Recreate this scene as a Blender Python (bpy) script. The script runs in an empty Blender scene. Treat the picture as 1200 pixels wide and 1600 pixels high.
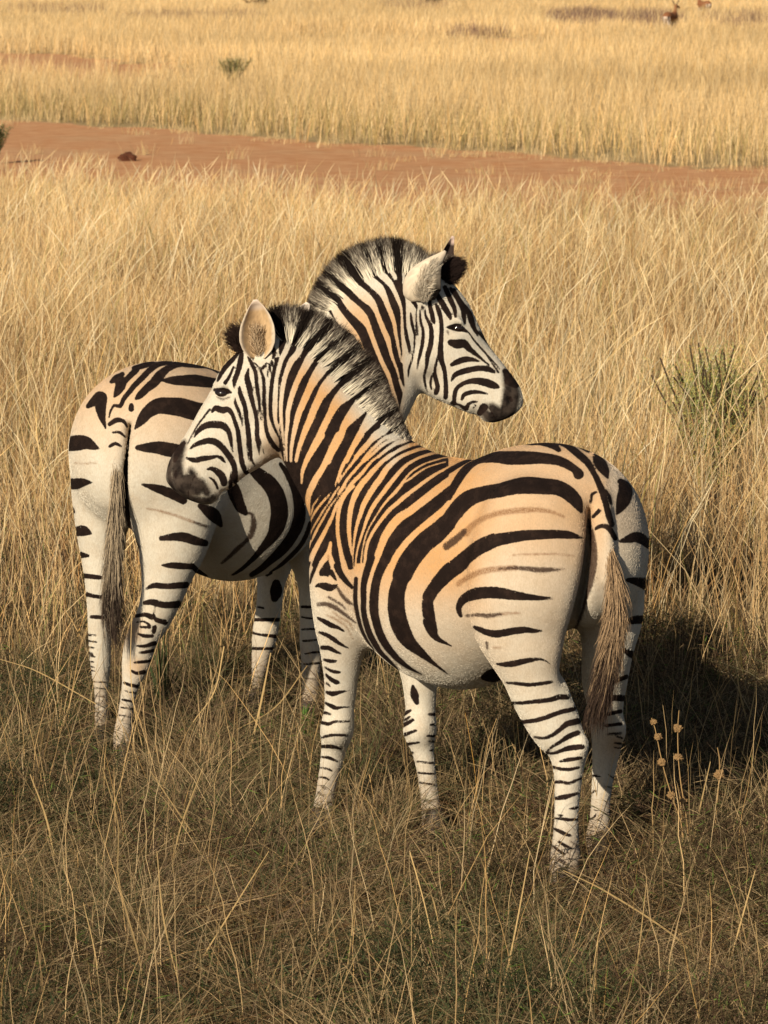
import bpy, bmesh, math, random, os
import numpy as np
from mathutils import Vector, Matrix
from mathutils.bvhtree import BVHTree
from mathutils.kdtree import KDTree

# ---------------------------------------------------------------- camera, sky, sun, exposure
DEV = os.environ.get('ZDEV', '')
scene = bpy.context.scene
COL = scene.collection
CAM_H, PITCH, FPX = 2.72, math.radians(8.8), 800 / math.tan(math.radians(8.0))
cam_data = bpy.data.cameras.new('camera')
cam_data.sensor_fit = 'VERTICAL'
cam_data.angle = math.radians(16.0)
cam_data.clip_start, cam_data.clip_end = 0.1, 3000
cam_data.dof.use_dof = True
cam_data.dof.focus_distance = 11.2
cam_data.dof.aperture_fstop = 11.0
cam = bpy.data.objects.new('camera', cam_data)
COL.objects.link(cam)
cam.location = (0, 0, CAM_H)
cam.rotation_euler = (math.pi / 2 - PITCH, 0, 0)
scene.camera = cam

SUN_ELEV, SUN_AZ = math.radians(27), math.radians(31)    # the sun stands behind the camera, to its left
to_sun = Vector((-math.sin(SUN_AZ) * math.cos(SUN_ELEV), -math.cos(SUN_AZ) * math.cos(SUN_ELEV), math.sin(SUN_ELEV)))
world = bpy.data.worlds.new('World')
scene.world = world
world.use_nodes = True
wn = world.node_tree
sky = wn.nodes.new('ShaderNodeTexSky')
sky.sky_type = 'NISHITA'
sky.sun_disc = False
sky.sun_elevation = SUN_ELEV
sky.sun_rotation = math.radians(180) + SUN_AZ
wn.links.new(sky.outputs[0], wn.nodes['Background'].inputs['Color'])
wn.nodes['Background'].inputs['Strength'].default_value = 0.045
sun_data = bpy.data.lights.new('sun', 'SUN')
sun_data.energy = 5.0
sun_data.angle = math.radians(0.55)
sun_data.color = (1.0, 0.875, 0.69)
sun = bpy.data.objects.new('sun', sun_data)
COL.objects.link(sun)
sun.rotation_euler = to_sun.to_track_quat('Z', 'Y').to_euler()
scene.view_settings.view_transform = 'Standard'
scene.view_settings.look = 'None'
scene.view_settings.exposure = 0.2
scene.view_settings.gamma = 1.0
scene.cycles.max_bounces = 6
scene.cycles.diffuse_bounces = 2
scene.cycles.transparent_max_bounces = 4

# ---------------------------------------------------------------- measuring helpers (where things of the place stand)
def at(px, py, Y):
    """world point at distance Y (metres north of the viewpoint) seen at photo pixel px,py"""
    rx, ru = (px - 600) / FPX, -(py - 800) / FPX
    dy = math.cos(PITCH) + ru * math.sin(PITCH)
    dz = -math.sin(PITCH) + ru * math.cos(PITCH)
    t = Y / dy
    return Vector((rx * t, Y, CAM_H + dz * t))

def ray(px, py):
    return (at(px, py, 10.0) - Vector((0, 0, CAM_H))).normalized()

def on_ground(px, py, z=0.0):
    d = ray(px, py)
    t = (z - CAM_H) / d.z
    return Vector((d.x * t, d.y * t, z))

def to_px(P):
    """numpy Nx3 -> photo pixels and forward distance"""
    d = P - np.array([0, 0, CAM_H])
    f = d[:, 1] * math.cos(PITCH) - d[:, 2] * math.sin(PITCH)
    u = d[:, 1] * math.sin(PITCH) + d[:, 2] * math.cos(PITCH)
    return 600 + FPX * d[:, 0] / f, 800 - FPX * u / f, f

def tag(o, label=None, cat=None, group=None, kind=None):
    if label: o['label'] = label
    if cat: o['category'] = cat
    if group: o['group'] = group
    if kind: o['kind'] = kind
    return o

def empty(name, loc):
    o = bpy.data.objects.new(name, None)
    o.empty_display_size = 0.1
    COL.objects.link(o)
    o.location = loc
    return o

def mesh_obj(name, verts, faces, mat, parent=None, smooth=True, attrs=None):
    """faces: Nx3 or Nx4 int array (or list of arrays)"""
    me = bpy.data.meshes.new(name)
    verts = np.asarray(verts, dtype=np.float32)
    if parent is not None:
        verts = verts - np.array(parent.location, dtype=np.float32)
    fl = [faces] if isinstance(faces, np.ndarray) else faces
    fl = [np.asarray(f, dtype=np.int32) for f in fl if len(f)]
    nl = sum(f.size for f in fl); nf = sum(len(f) for f in fl)
    me.vertices.add(len(verts)); me.vertices.foreach_set('co', verts.ravel())
    me.loops.add(nl); me.loops.foreach_set('vertex_index', np.concatenate([f.ravel() for f in fl]))
    me.polygons.add(nf)
    st, k = [], 0
    for f in fl:
        st.append(k + np.arange(len(f)) * f.shape[1]); k += f.size
    me.polygons.foreach_set('loop_start', np.concatenate(st).astype(np.int32))
    me.update(calc_edges=True)
    if smooth: me.polygons.foreach_set('use_smooth', np.ones(nf, dtype=bool))
    for an, av in (attrs or {}).items():
        av = np.asarray(av, dtype=np.float32)
        if av.ndim == 1:
            a = me.attributes.new(an, 'FLOAT', 'POINT'); a.data.foreach_set('value', av)
        else:
            a = me.attributes.new(an, 'FLOAT_COLOR', 'POINT')
            if av.shape[1] == 3: av = np.concatenate([av, np.ones((len(av), 1), np.float32)], 1)
            a.data.foreach_set('color', av.ravel())
    me.materials.append(mat)
    o = bpy.data.objects.new(name, me)
    COL.objects.link(o)
    if parent is not None: o.parent = parent
    return o

# ---------------------------------------------------------------- node helper
class NT:
    def __init__(s, name):
        s.m = bpy.data.materials.new(name); s.m.use_nodes = True
        s.t = s.m.node_tree; s.b = s.t.nodes['Principled BSDF']
    def n(s, typ, **kw):
        nd = s.t.nodes.new('ShaderNode' + typ)
        for k, v in kw.items():
            if k.startswith('_'): setattr(nd, k[1:], v)
            else:
                key = int(k[1:]) if k[0] == 'i' and k[1:].isdigit() else k.replace('_', ' ')
                s.set(nd.inputs[key], v)
        return nd
    def set(s, inp, v):
        if isinstance(v, bpy.types.NodeSocket): s.t.links.new(v, inp)
        elif isinstance(v, bpy.types.Node): s.t.links.new(v.outputs[0], inp)
        else:
            if isinstance(v, tuple) and len(v) == 3 and inp.type == 'RGBA': v = v + (1,)
            inp.default_value = v
    def attr(s, name, out='Fac'):
        a = s.t.nodes.new('ShaderNodeAttribute'); a.attribute_name = name
        return a.outputs[out]
    def math(s, op, a, b=0.0, clamp=False):
        nd = s.t.nodes.new('ShaderNodeMath'); nd.operation = op; nd.use_clamp = clamp
        s.set(nd.inputs[0], a); s.set(nd.inputs[1], b)
        return nd.outputs[0]
    def mix(s, f, a, b, mode='MIX'):
        nd = s.t.nodes.new('ShaderNodeMix'); nd.data_type = 'RGBA'; nd.blend_type = mode
        s.set(nd.inputs['Factor'], f); s.set(nd.inputs[6], a); s.set(nd.inputs[7], b)
        return nd.outputs[2]
    def noise(s, scale, detail=3.0, rough=0.5, vec=None, out='Fac'):
        nd = s.t.nodes.new('ShaderNodeTexNoise')
        nd.inputs['Scale'].default_value = scale; nd.inputs['Detail'].default_value = detail
        nd.inputs['Roughness'].default_value = rough
        if vec is not None: s.set(nd.inputs['Vector'], vec)
        return nd.outputs[out]
    def ramp(s, f, lo, hi, a=0.0, b=1.0):
        nd = s.t.nodes.new('ShaderNodeMapRange')
        nd.interpolation_type = 'SMOOTHSTEP'
        s.set(nd.inputs['Value'], f)
        for k, v in zip(('From Min', 'From Max', 'To Min', 'To Max'), (lo, hi, a, b)): nd.inputs[k].default_value = v
        return nd.outputs[0]
    def pos(s):
        return s.t.nodes.new('ShaderNodeNewGeometry').outputs['Position']
    def scaled(s, v, sc):
        nd = s.t.nodes.new('ShaderNodeVectorMath'); nd.operation = 'MULTIPLY'
        s.set(nd.inputs[0], v); nd.inputs[1].default_value = sc
        return nd.outputs[0]
    def bump(s, h, strength, dist):
        nd = s.t.nodes.new('ShaderNodeBump'); s.set(nd.inputs['Height'], h)
        nd.inputs['Strength'].default_value = strength; nd.inputs['Distance'].default_value = dist
        s.t.links.new(nd.outputs[0], s.b.inputs['Normal'])
    def out(s, col=None, rough=0.8, spec=0.3, **kw):
        if col is not None: s.set(s.b.inputs['Base Color'], col)
        s.set(s.b.inputs['Roughness'], rough)
        s.b.inputs['Specular IOR Level'].default_value = spec
        for k, v in kw.items(): s.set(s.b.inputs[k.replace('_', ' ')], v)
        return s.m
# ---------------------------------------------------------------- body modelling: smooth union of elliptic sections, then surface nets
VOX = 0.0065 if not DEV.startswith('q') else 0.011

def spline(pts, step):
    """Catmull-Rom through rows of numbers; first 3 columns are a position"""
    P = np.array(pts, dtype=float)
    Q = np.vstack([2 * P[0] - P[1], P, 2 * P[-1] - P[-2]])
    out = []
    for i in range(1, len(Q) - 2):
        L = np.linalg.norm(Q[i + 1][:3] - Q[i][:3]); n = max(1, int(math.ceil(L / step)))
        for k in range(n):
            t = k / n
            a, b, c, d = Q[i - 1], Q[i], Q[i + 1], Q[i + 2]
            out.append(0.5 * ((2 * b) + (c - a) * t + (2 * a - 5 * b + 4 * c - d) * t * t + (3 * b - a - 3 * c + d) * t ** 3))
    out.append(Q[-2])
    return np.array(out)

class Field:
    def __init__(s, lo, hi):
        s.lo = np.array(lo, float)
        s.n = np.ceil((np.array(hi) - s.lo) / VOX).astype(int) + 1
        s.F = np.full(s.n, 0.08, np.float32)
    def box(s, lo, hi):
        a = np.clip(np.floor((lo - s.lo) / VOX).astype(int), 0, s.n - 1)
        b = np.clip(np.ceil((hi - s.lo) / VOX).astype(int) + 1, 1, s.n)
        return a, b
    def eval(s, ells, m=0.05):
        """ells: list of (centre, R 3x3 rows = axes, radii)"""
        lo = np.min([c - np.sqrt(((R.T * r) ** 2).sum(1)) for c, R, r in ells], 0) - m
        hi = np.max([c + np.sqrt(((R.T * r) ** 2).sum(1)) for c, R, r in ells], 0) + m
        A, B = s.box(lo, hi)
        G = np.full(B - A, 0.08, np.float32)
        for c, R, r in ells:
            e = np.sqrt(((R.T * r) ** 2).sum(1)) + m
            a, b = s.box(c - e, c + e); a = np.maximum(a, A); b = np.minimum(b, B)
            if (b <= a).any(): continue
            ax = [(s.lo[k] + VOX * np.arange(a[k], b[k]) - c[k]).astype(np.float32) for k in range(3)]
            q0 = q1 = 0
            for k in range(3):
                v = (R[k][0] * ax[0][:, None, None] + R[k][1] * ax[1][None, :, None] + R[k][2] * ax[2][None, None, :]) / np.float32(r[k])
                v2 = v * v
                q0 = q0 + v2; q1 = q1 + v2 / np.float32(r[k] ** 2)
            k0 = np.sqrt(q0); d = k0 * (k0 - 1) / np.sqrt(q1 + 1e-9)
            sl = tuple(slice(a[k] - A[k], b[k] - A[k]) for k in range(3))
            G[sl] = np.minimum(G[sl], np.clip(d, -0.2, 0.08))
        return A, B, G
    def add(s, ells, k=0.05):
        A, B, G = s.eval(ells, 0.05)
        sl = tuple(slice(A[i], B[i]) for i in range(3)); F = s.F[sl]
        h = np.maximum(k - np.abs(F - G), 0) / k
        s.F[sl] = np.minimum(F, G) - h * h * k * 0.25
    def cut(s, ells, k=0.01):
        A, B, G = s.eval(ells, 0.03)
        sl = tuple(slice(A[i], B[i]) for i in range(3)); F = s.F[sl]; G = -G
        h = np.maximum(k - np.abs(F - G), 0) / k
        s.F[sl] = np.maximum(F, G) + h * h * k * 0.25
    def blur(s, n=1):
        for _ in range(n):
            F = s.F
            for ax in range(3):
                F = 0.5 * F + 0.25 * (np.roll(F, 1, ax) + np.roll(F, -1, ax))
            s.F = F
    def hit(s, px, py):
        d = np.array(ray(px, py)); o = np.array([0, 0, CAM_H])
        t = np.arange(9.5, 15, 0.002)
        P = o + d * t[:, None]
        I = np.round((P - s.lo) / VOX).astype(int)
        ok = ((I >= 0) & (I < s.n)).all(1)
        v = np.full(len(t), 1.0); J = I[ok]; v[ok] = s.F[J[:, 0], J[:, 1], J[:, 2]]
        k = np.argmax(v < 0) if (v < 0).any() else np.argmin(v)
        return P[k]
    def mesh(s):
        F = s.F; ins = F < 0
        c = [ins[i:ins.shape[0] - 1 + i, j:ins.shape[1] - 1 + j, k:ins.shape[2] - 1 + k] for i in (0, 1) for j in (0, 1) for k in (0, 1)]
        cnt = sum(x.astype(np.int8) for x in c)
        act = (cnt > 0) & (cnt < 8)
        I = np.argwhere(act)
        idx = np.full(act.shape, -1, np.int32); idx[act] = np.arange(len(I))
        acc = np.zeros((len(I), 3)); num = np.zeros(len(I))
        off = [(i, j, k) for i in (0, 1) for j in (0, 1) for k in (0, 1)]
        for a in off:
            for ax in range(3):
                if a[ax]: continue
                b = list(a); b[ax] = 1
                fa = F[I[:, 0] + a[0], I[:, 1] + a[1], I[:, 2] + a[2]]; fb = F[I[:, 0] + b[0], I[:, 1] + b[1], I[:, 2] + b[2]]
                cr = (fa < 0) != (fb < 0)
                t = np.where(cr, fa / np.where(cr, fa - fb, 1), 0)
                p = np.tile(np.array(a, float), (len(I), 1)); p[:, ax] = t
                acc += p * cr[:, None]; num += cr
        V = s.lo + (I + acc / num[:, None]) * VOX
        Q = []
        for ax in range(3):
            o = [0, 0, 0]; o[ax] = 1
            sh = [ins.shape[i] - o[i] for i in range(3)]
            A = ins[:sh[0], :sh[1], :sh[2]]; B = ins[o[0]:, o[1]:, o[2]:]
            u, w = (ax + 1) % 3, (ax + 2) % 3
            for flip, M in ((False, A & ~B), (True, ~A & B)):
                E = np.argwhere(M)
                E = E[(E[:, u] > 0) & (E[:, w] > 0)]
                def cell(du, dw):
                    e = E.copy(); e[:, u] -= du; e[:, w] -= dw
                    return idx[e[:, 0], e[:, 1], e[:, 2]]
                q = np.stack([cell(1, 1), cell(0, 1), cell(0, 0), cell(1, 0)], 1)
                if flip: q = q[:, ::-1]
                Q.append(q)
        Q = np.concatenate(Q); Q = Q[(Q >= 0).all(1)]
        return V, Q

VIEW = np.array([0.0, math.cos(PITCH), -math.sin(PITCH)])
CUP = np.array([0.0, math.sin(PITCH), math.cos(PITCH)])
CR = np.array([1.0, 0, 0])

def limb(pts, step=0.02, tfac=0.8):
    """pts: (px, py, Y, half width px, half depth m) measured off the photo; sections lie across the limb"""
    P = []
    for px, py, Y, hw, hd in pts:
        c = np.array(at(px, py, Y)); f = (c - np.array([0, 0, CAM_H])) @ VIEW
        P.append(list(c) + [hw * f / FPX, hd])
    S = spline(P, step)
    out = []
    for i in range(len(S)):
        t = S[min(i + 1, len(S) - 1)][:3] - S[max(i - 1, 0)][:3]; t /= np.linalg.norm(t)
        u = np.cross(VIEW, t); u /= np.linalg.norm(u); v = np.cross(t, u)
        r = np.maximum(S[i][3:5], 0.004)
        out.append((S[i][:3], np.array([u, v, t]), np.array([r[0], r[1], max(min(r), 0.012) * tfac])))
    return out

def trunk(T, h, rows, step=0.02):
    """rows: (s along the spine, centre z, half height, half width, half length)"""
    h = np.array([h[0], h[1], 0.0]); h /= np.linalg.norm(h); l = np.array([-h[1], h[0], 0])
    S = spline([[r[0], 0, 0] + list(r[1:]) for r in rows], step)
    return [(np.array([T[0] + h[0] * r[0], T[1] + h[1] * r[0], r[3]]), np.array([h, l, [0, 0, 1.0]]), np.array([r[6], r[5], r[4]])) for r in S]

def ell(px, py, Y, rx, ry, rz, ang=0, yaw=0):
    """one ellipsoid: rx along image direction ang (deg), ry across it, rz in depth; metres"""
    c = np.array(at(px, py, Y)); a = math.radians(ang)
    u = CR * math.cos(a) - CUP * math.sin(a)
    w = VIEW.copy()
    v = np.cross(w, u)
    if yaw:
        y = math.radians(yaw); u, w = u * math.cos(y) + w * math.sin(y), -u * math.sin(y) + w * math.cos(y)
    return (c, np.array([u, v, w]), np.array([rx, ry, rz]))

def build_field(parts, details=()):
    al = [e for p in parts if p[0] == 'add' for e in p[1]]
    ext = [np.sqrt(((R.T * r) ** 2).sum(1)) for c, R, r in al]
    lo = np.min([e[0] - x for e, x in zip(al, ext)], 0) - 0.06; hi = np.max([e[0] + x for e, x in zip(al, ext)], 0) + 0.06
    F = Field(lo, hi)
    for op, ells, k in parts:
        (F.add if op == 'add' else F.cut)(ells, k)
    for kind, px, py, off, rx, ry, rz, ang, k in details:
        e = ell(px, py, 10, rx, ry, rz, ang)
        e = (F.hit(px, py) + VIEW * off, e[1], e[2])
        (F.add if kind == 'add' else F.cut)([e], k)
    F.blur(1)
    V, Q = F.mesh()
    # keep light: gentle smoothing
    nb = np.concatenate([Q[:, [0, 1]], Q[:, [1, 2]], Q[:, [2, 3]], Q[:, [3, 0]]])
    cnt = np.bincount(nb.ravel(), minlength=len(V))
    for lam in (0.5, -0.52, 0.5, -0.52, 0.4):
        acc = np.zeros_like(V)
        for k in range(3):
            acc[:, k] = np.bincount(nb[:, 0], V[nb[:, 1], k], len(V)) + np.bincount(nb[:, 1], V[nb[:, 0], k], len(V))
        V = V + lam * (acc / cnt[:, None] - V)
    return V, Q
# ---------------------------------------------------------------- the two zebras: shapes
def slit(T, h, s, z, rh, rl, rz):
    h = np.array([h[0], h[1], 0.0]); h /= np.linalg.norm(h); l = np.array([-h[1], h[0], 0])
    return [(np.array([T[0] + h[0] * s, T[1] + h[1] * s, z]), np.array([h, l, [0, 0, 1.0]]), np.array([rh, rl, rz]))]
Z1_T, Z1_H = (0.655, 10.50), (-0.75, 0.66)
z1_parts = [
    ('add', trunk(Z1_T, Z1_H, [(-0.01, 0.95, 0.15, 0.13, 0.08), (0.07, 0.99, 0.24, 0.22, 0.13), (0.2, 1.0, 0.275, 0.275, 0.15),
                               (0.35, 0.93, 0.325, 0.30, 0.15), (0.5, 0.853, 0.348, 0.325, 0.15), (0.65, 0.853, 0.342, 0.325, 0.15),
                               (0.8, 0.88, 0.31, 0.265, 0.14), (0.92, 0.88, 0.28, 0.215, 0.12), (1.0, 0.87, 0.23, 0.17, 0.1)]), 0.02),
    ('add', limb([(612, 800, 11.0, 100, .2), (575, 760, 11.03, 98, .17), (540, 715, 11.07, 90, .145), (508, 670, 11.10, 82, .125),
                  (480, 626, 11.12, 77, .11), (455, 590, 11.13, 67, .10), (430, 562, 11.13, 47, .09)]), 0.07),
    # hind leg near, hind leg far
    ('add', limb([(845, 800, 10.46, 85, .12), (832, 860, 10.44, 95, .13), (822, 920, 10.42, 92, .13), (818, 970, 10.42, 82, .11), (824, 1010, 10.42, 66, .10),
                  (833, 1050, 10.42, 50, .085), (846, 1090, 10.41, 45, .07), (868, 1135, 10.40, 41, .06), (886, 1170, 10.40, 31, .05),
                  (888, 1210, 10.38, 23, .042), (886, 1250, 10.37, 20, .034), (884, 1300, 10.36, 20, .034), (883, 1342, 10.36, 24, .04), (878, 1376, 10.34, 22, .036)]), 0.035),
    ('add', limb([(938, 800, 10.74, 57, .13), (942, 840, 10.72, 63, .14), (948, 900, 10.70, 59, .13), (955, 960, 10.68, 50, .11), (950, 1010, 10.66, 41, .09),
                  (945, 1060, 10.70, 36, .075), (946, 1105, 10.74, 28, .06), (949, 1150, 10.77, 25, .052), (945, 1190, 10.78, 20, .040),
                  (940, 1235, 10.78, 16, .033), (937, 1280, 10.78, 16, .031), (935, 1308, 10.77, 20, .036), (937, 1334, 10.76, 20, .035)]), 0.06),
    ('add', [ell(964, 1142, 10.74, .022, .030, .026, 0)], 0.03), ('add', [ell(908, 1168, 10.36, .020, .034, .028, 10)], 0.03),
    ('add', [ell(527, 1142, 11.02, .034, .038, .042, 0)], 0.03), ('add', [ell(656, 1140, 11.09, .038, .040, .044, 0)], 0.03),
    # fore leg near, fore leg far
    ('add', limb([(545, 880, 10.97, 60, .10), (535, 925, 10.97, 50, .09), (532, 970, 10.98, 42, .075), (534, 1010, 11.0, 35, .065),
                  (533, 1060, 11.02, 27, .05), (530, 1110, 11.04, 23, .045), (524, 1155, 11.06, 21, .042), (518, 1190, 11.07, 18, .036),
                  (510, 1230, 11.08, 15, .03), (505, 1262, 11.09, 16, .032), (500, 1295, 11.08, 17, .034)]), 0.06),
    ('add', limb([(648, 980, 11.15, 44, .08), (655, 1050, 11.13, 30, .055), (657, 1100, 11.13, 24, .045), (656, 1140, 11.12, 23, .042), (660, 1168, 11.11, 18, .037),
                  (667, 1210, 11.1, 15, .03), (672, 1250, 11.1, 15, .03), (676, 1285, 11.08, 17, .032), (680, 1312, 11.06, 17, .034)]), 0.05),
    ('cut', limb([(921, 800, 10.41, 4, .05), (919, 850, 10.41, 7, .07), (913, 900, 10.42, 8, .09), (903, 945, 10.44, 9, .10), (893, 985, 10.46, 10, .12), (884, 1020, 10.5, 9, .12)]), 0.035),
    # dock of the tail
    ('add', limb([(925, 752, 10.52, 16, .03), (938, 775, 10.46, 14, .026), (945, 810, 10.41, 12, .022), (951, 860, 10.385, 10, .018), (954, 910, 10.38, 8, .014)]), 0.02),
    # head
    ('add', limb([(409, 570, 11.13, 44, .075), (395, 604, 11.12, 59, .09), (387, 640, 11.11, 65, .095), (368, 665, 11.09, 62, .088), (341, 698, 11.07, 55, .072),
                  (319, 722, 11.05, 49, .06), (301, 744, 11.03, 45, .058), (288, 762, 11.02, 35, .052)], tfac=0.5), 0.03),
    ('add', [ell(414, 680, 11.07, .066, .060, .080)], 0.022),
    ('add', limb([(428, 697, 11.09, 14, .05), (400, 715, 11.08, 16, .055), (372, 732, 11.06, 15, .05), (352, 752, 11.05, 14, .045)]), 0.03),
    ('add', [ell(326, 774, 11.03, .034, .028, .04, -20)], 0.02),
]
Z2_T, Z2_H = (-0.90, 12.05), (0.64, 0.77)
z2_parts = [
    ('add', trunk(Z2_T, Z2_H, [(-0.01, 1.0, 0.15, 0.13, 0.08), (0.07, 1.04, 0.25, 0.25, 0.13), (0.2, 1.06, 0.28, 0.30, 0.15),
                               (0.35, 1.0, 0.325, 0.31, 0.15), (0.5, 0.924, 0.362, 0.33, 0.15), (0.65, 0.914, 0.362, 0.325, 0.15),
                               (0.8, 0.95, 0.33, 0.29, 0.14), (0.95, 0.97, 0.29, 0.24, 0.12), (1.03, 0.98, 0.24, 0.18, 0.1)]), 0.02),
    ('add', limb([(490, 740, 12.72, 100, .19), (520, 670, 12.74, 98, .16), (548, 598, 12.77, 103, .14), (575, 543, 12.8, 102, .125),
                  (604, 498, 12.81, 92, .11), (636, 466, 12.82, 66, .1)]), 0.07),
    ('add', limb([(265, 700, 12.13, 80, .13), (270, 750, 12.1, 84, .14), (269, 800, 12.08, 74, .13), (268, 850, 12.06, 57, .11), (262, 890, 12.05, 42, .09), (253, 930, 12.04, 33, .07),
                  (240, 965, 12.04, 28, .06), (221, 1000, 12.03, 25, .05), (213, 1035, 12.03, 23, .042), (204, 1070, 12.03, 14, .034),
                  (197, 1110, 12.03, 12, .03), (192, 1150, 12.03, 15, .032), (194, 1188, 12.02, 16, .034)]), 0.04),
    ('add', limb([(160, 700, 12.33, 50, .12), (155, 760, 12.33, 44, .12), (158, 820, 12.32, 40, .10), (160, 860, 12.32, 35, .09), (158, 905, 12.3, 26, .07), (156, 950, 12.3, 20, .055),
                  (156, 1000, 12.3, 18, .045), (157, 1040, 12.3, 16, .038), (158, 1080, 12.3, 11, .03),
                  (159, 1120, 12.3, 11, .028), (160, 1145, 12.3, 13, .03), (163, 1168, 12.28, 14, .032)]), 0.06),
    ('add', limb([(435, 840, 12.95, 42, .09), (425, 900, 12.95, 24, .06), (420, 950, 12.95, 20, .05), (414, 990, 12.95, 20, .044), (408, 1025, 12.95, 15, .036),
                  (402, 1065, 12.95, 10, .027), (400, 1092, 12.95, 12, .03), (398, 1112, 12.93, 13, .032)]), 0.05),
    ('add', limb([(480, 840, 12.72, 45, .1), (488, 900, 12.72, 26, .07), (488, 960, 12.72, 20, .05), (487, 1000, 12.72, 19, .045), (486, 1030, 12.72, 16, .038),
                  (485, 1075, 12.72, 13, .03), (484, 1100, 12.72, 14, .032), (482, 1122, 12.7, 15, .034)]), 0.05),
    ('cut', limb([(203, 665, 11.99, 4, .05), (197, 720, 11.98, 6, .07), (195, 780, 11.99, 7, .09), (200, 830, 12.0, 7, .10), (208, 865, 12.0, 6, .10)]), 0.03),
    ('add', limb([(198, 622, 12.1, 13, .03), (188, 645, 12.03, 13, .026), (184, 690, 11.97, 11, .02), (181, 740, 11.95, 9, .018), (180, 790, 11.95, 7, .014)]), 0.02),
    ('add', limb([(664, 455, 12.82, 42, .075), (684, 495, 12.81, 53, .088), (697, 535, 12.8, 58, .095), (719, 570, 12.79, 55, .085), (746, 594, 12.77, 49, .07),
                  (772, 614, 12.75, 41, .06), (787, 630, 12.74, 35, .056), (794, 640, 12.74, 27, .05)], tfac=0.5), 0.03),
    ('add', [ell(662, 562, 12.78, .070, .072, .080)], 0.022),
    ('add', limb([(652, 590, 12.8, 15, .055), (682, 607, 12.79, 16, .055), (710, 620, 12.77, 14, .05), (738, 632, 12.75, 13, .045)]), 0.03),
    ('add', [ell(764, 648, 12.74, .036, .026, .038, 15)], 0.02),
]

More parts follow.
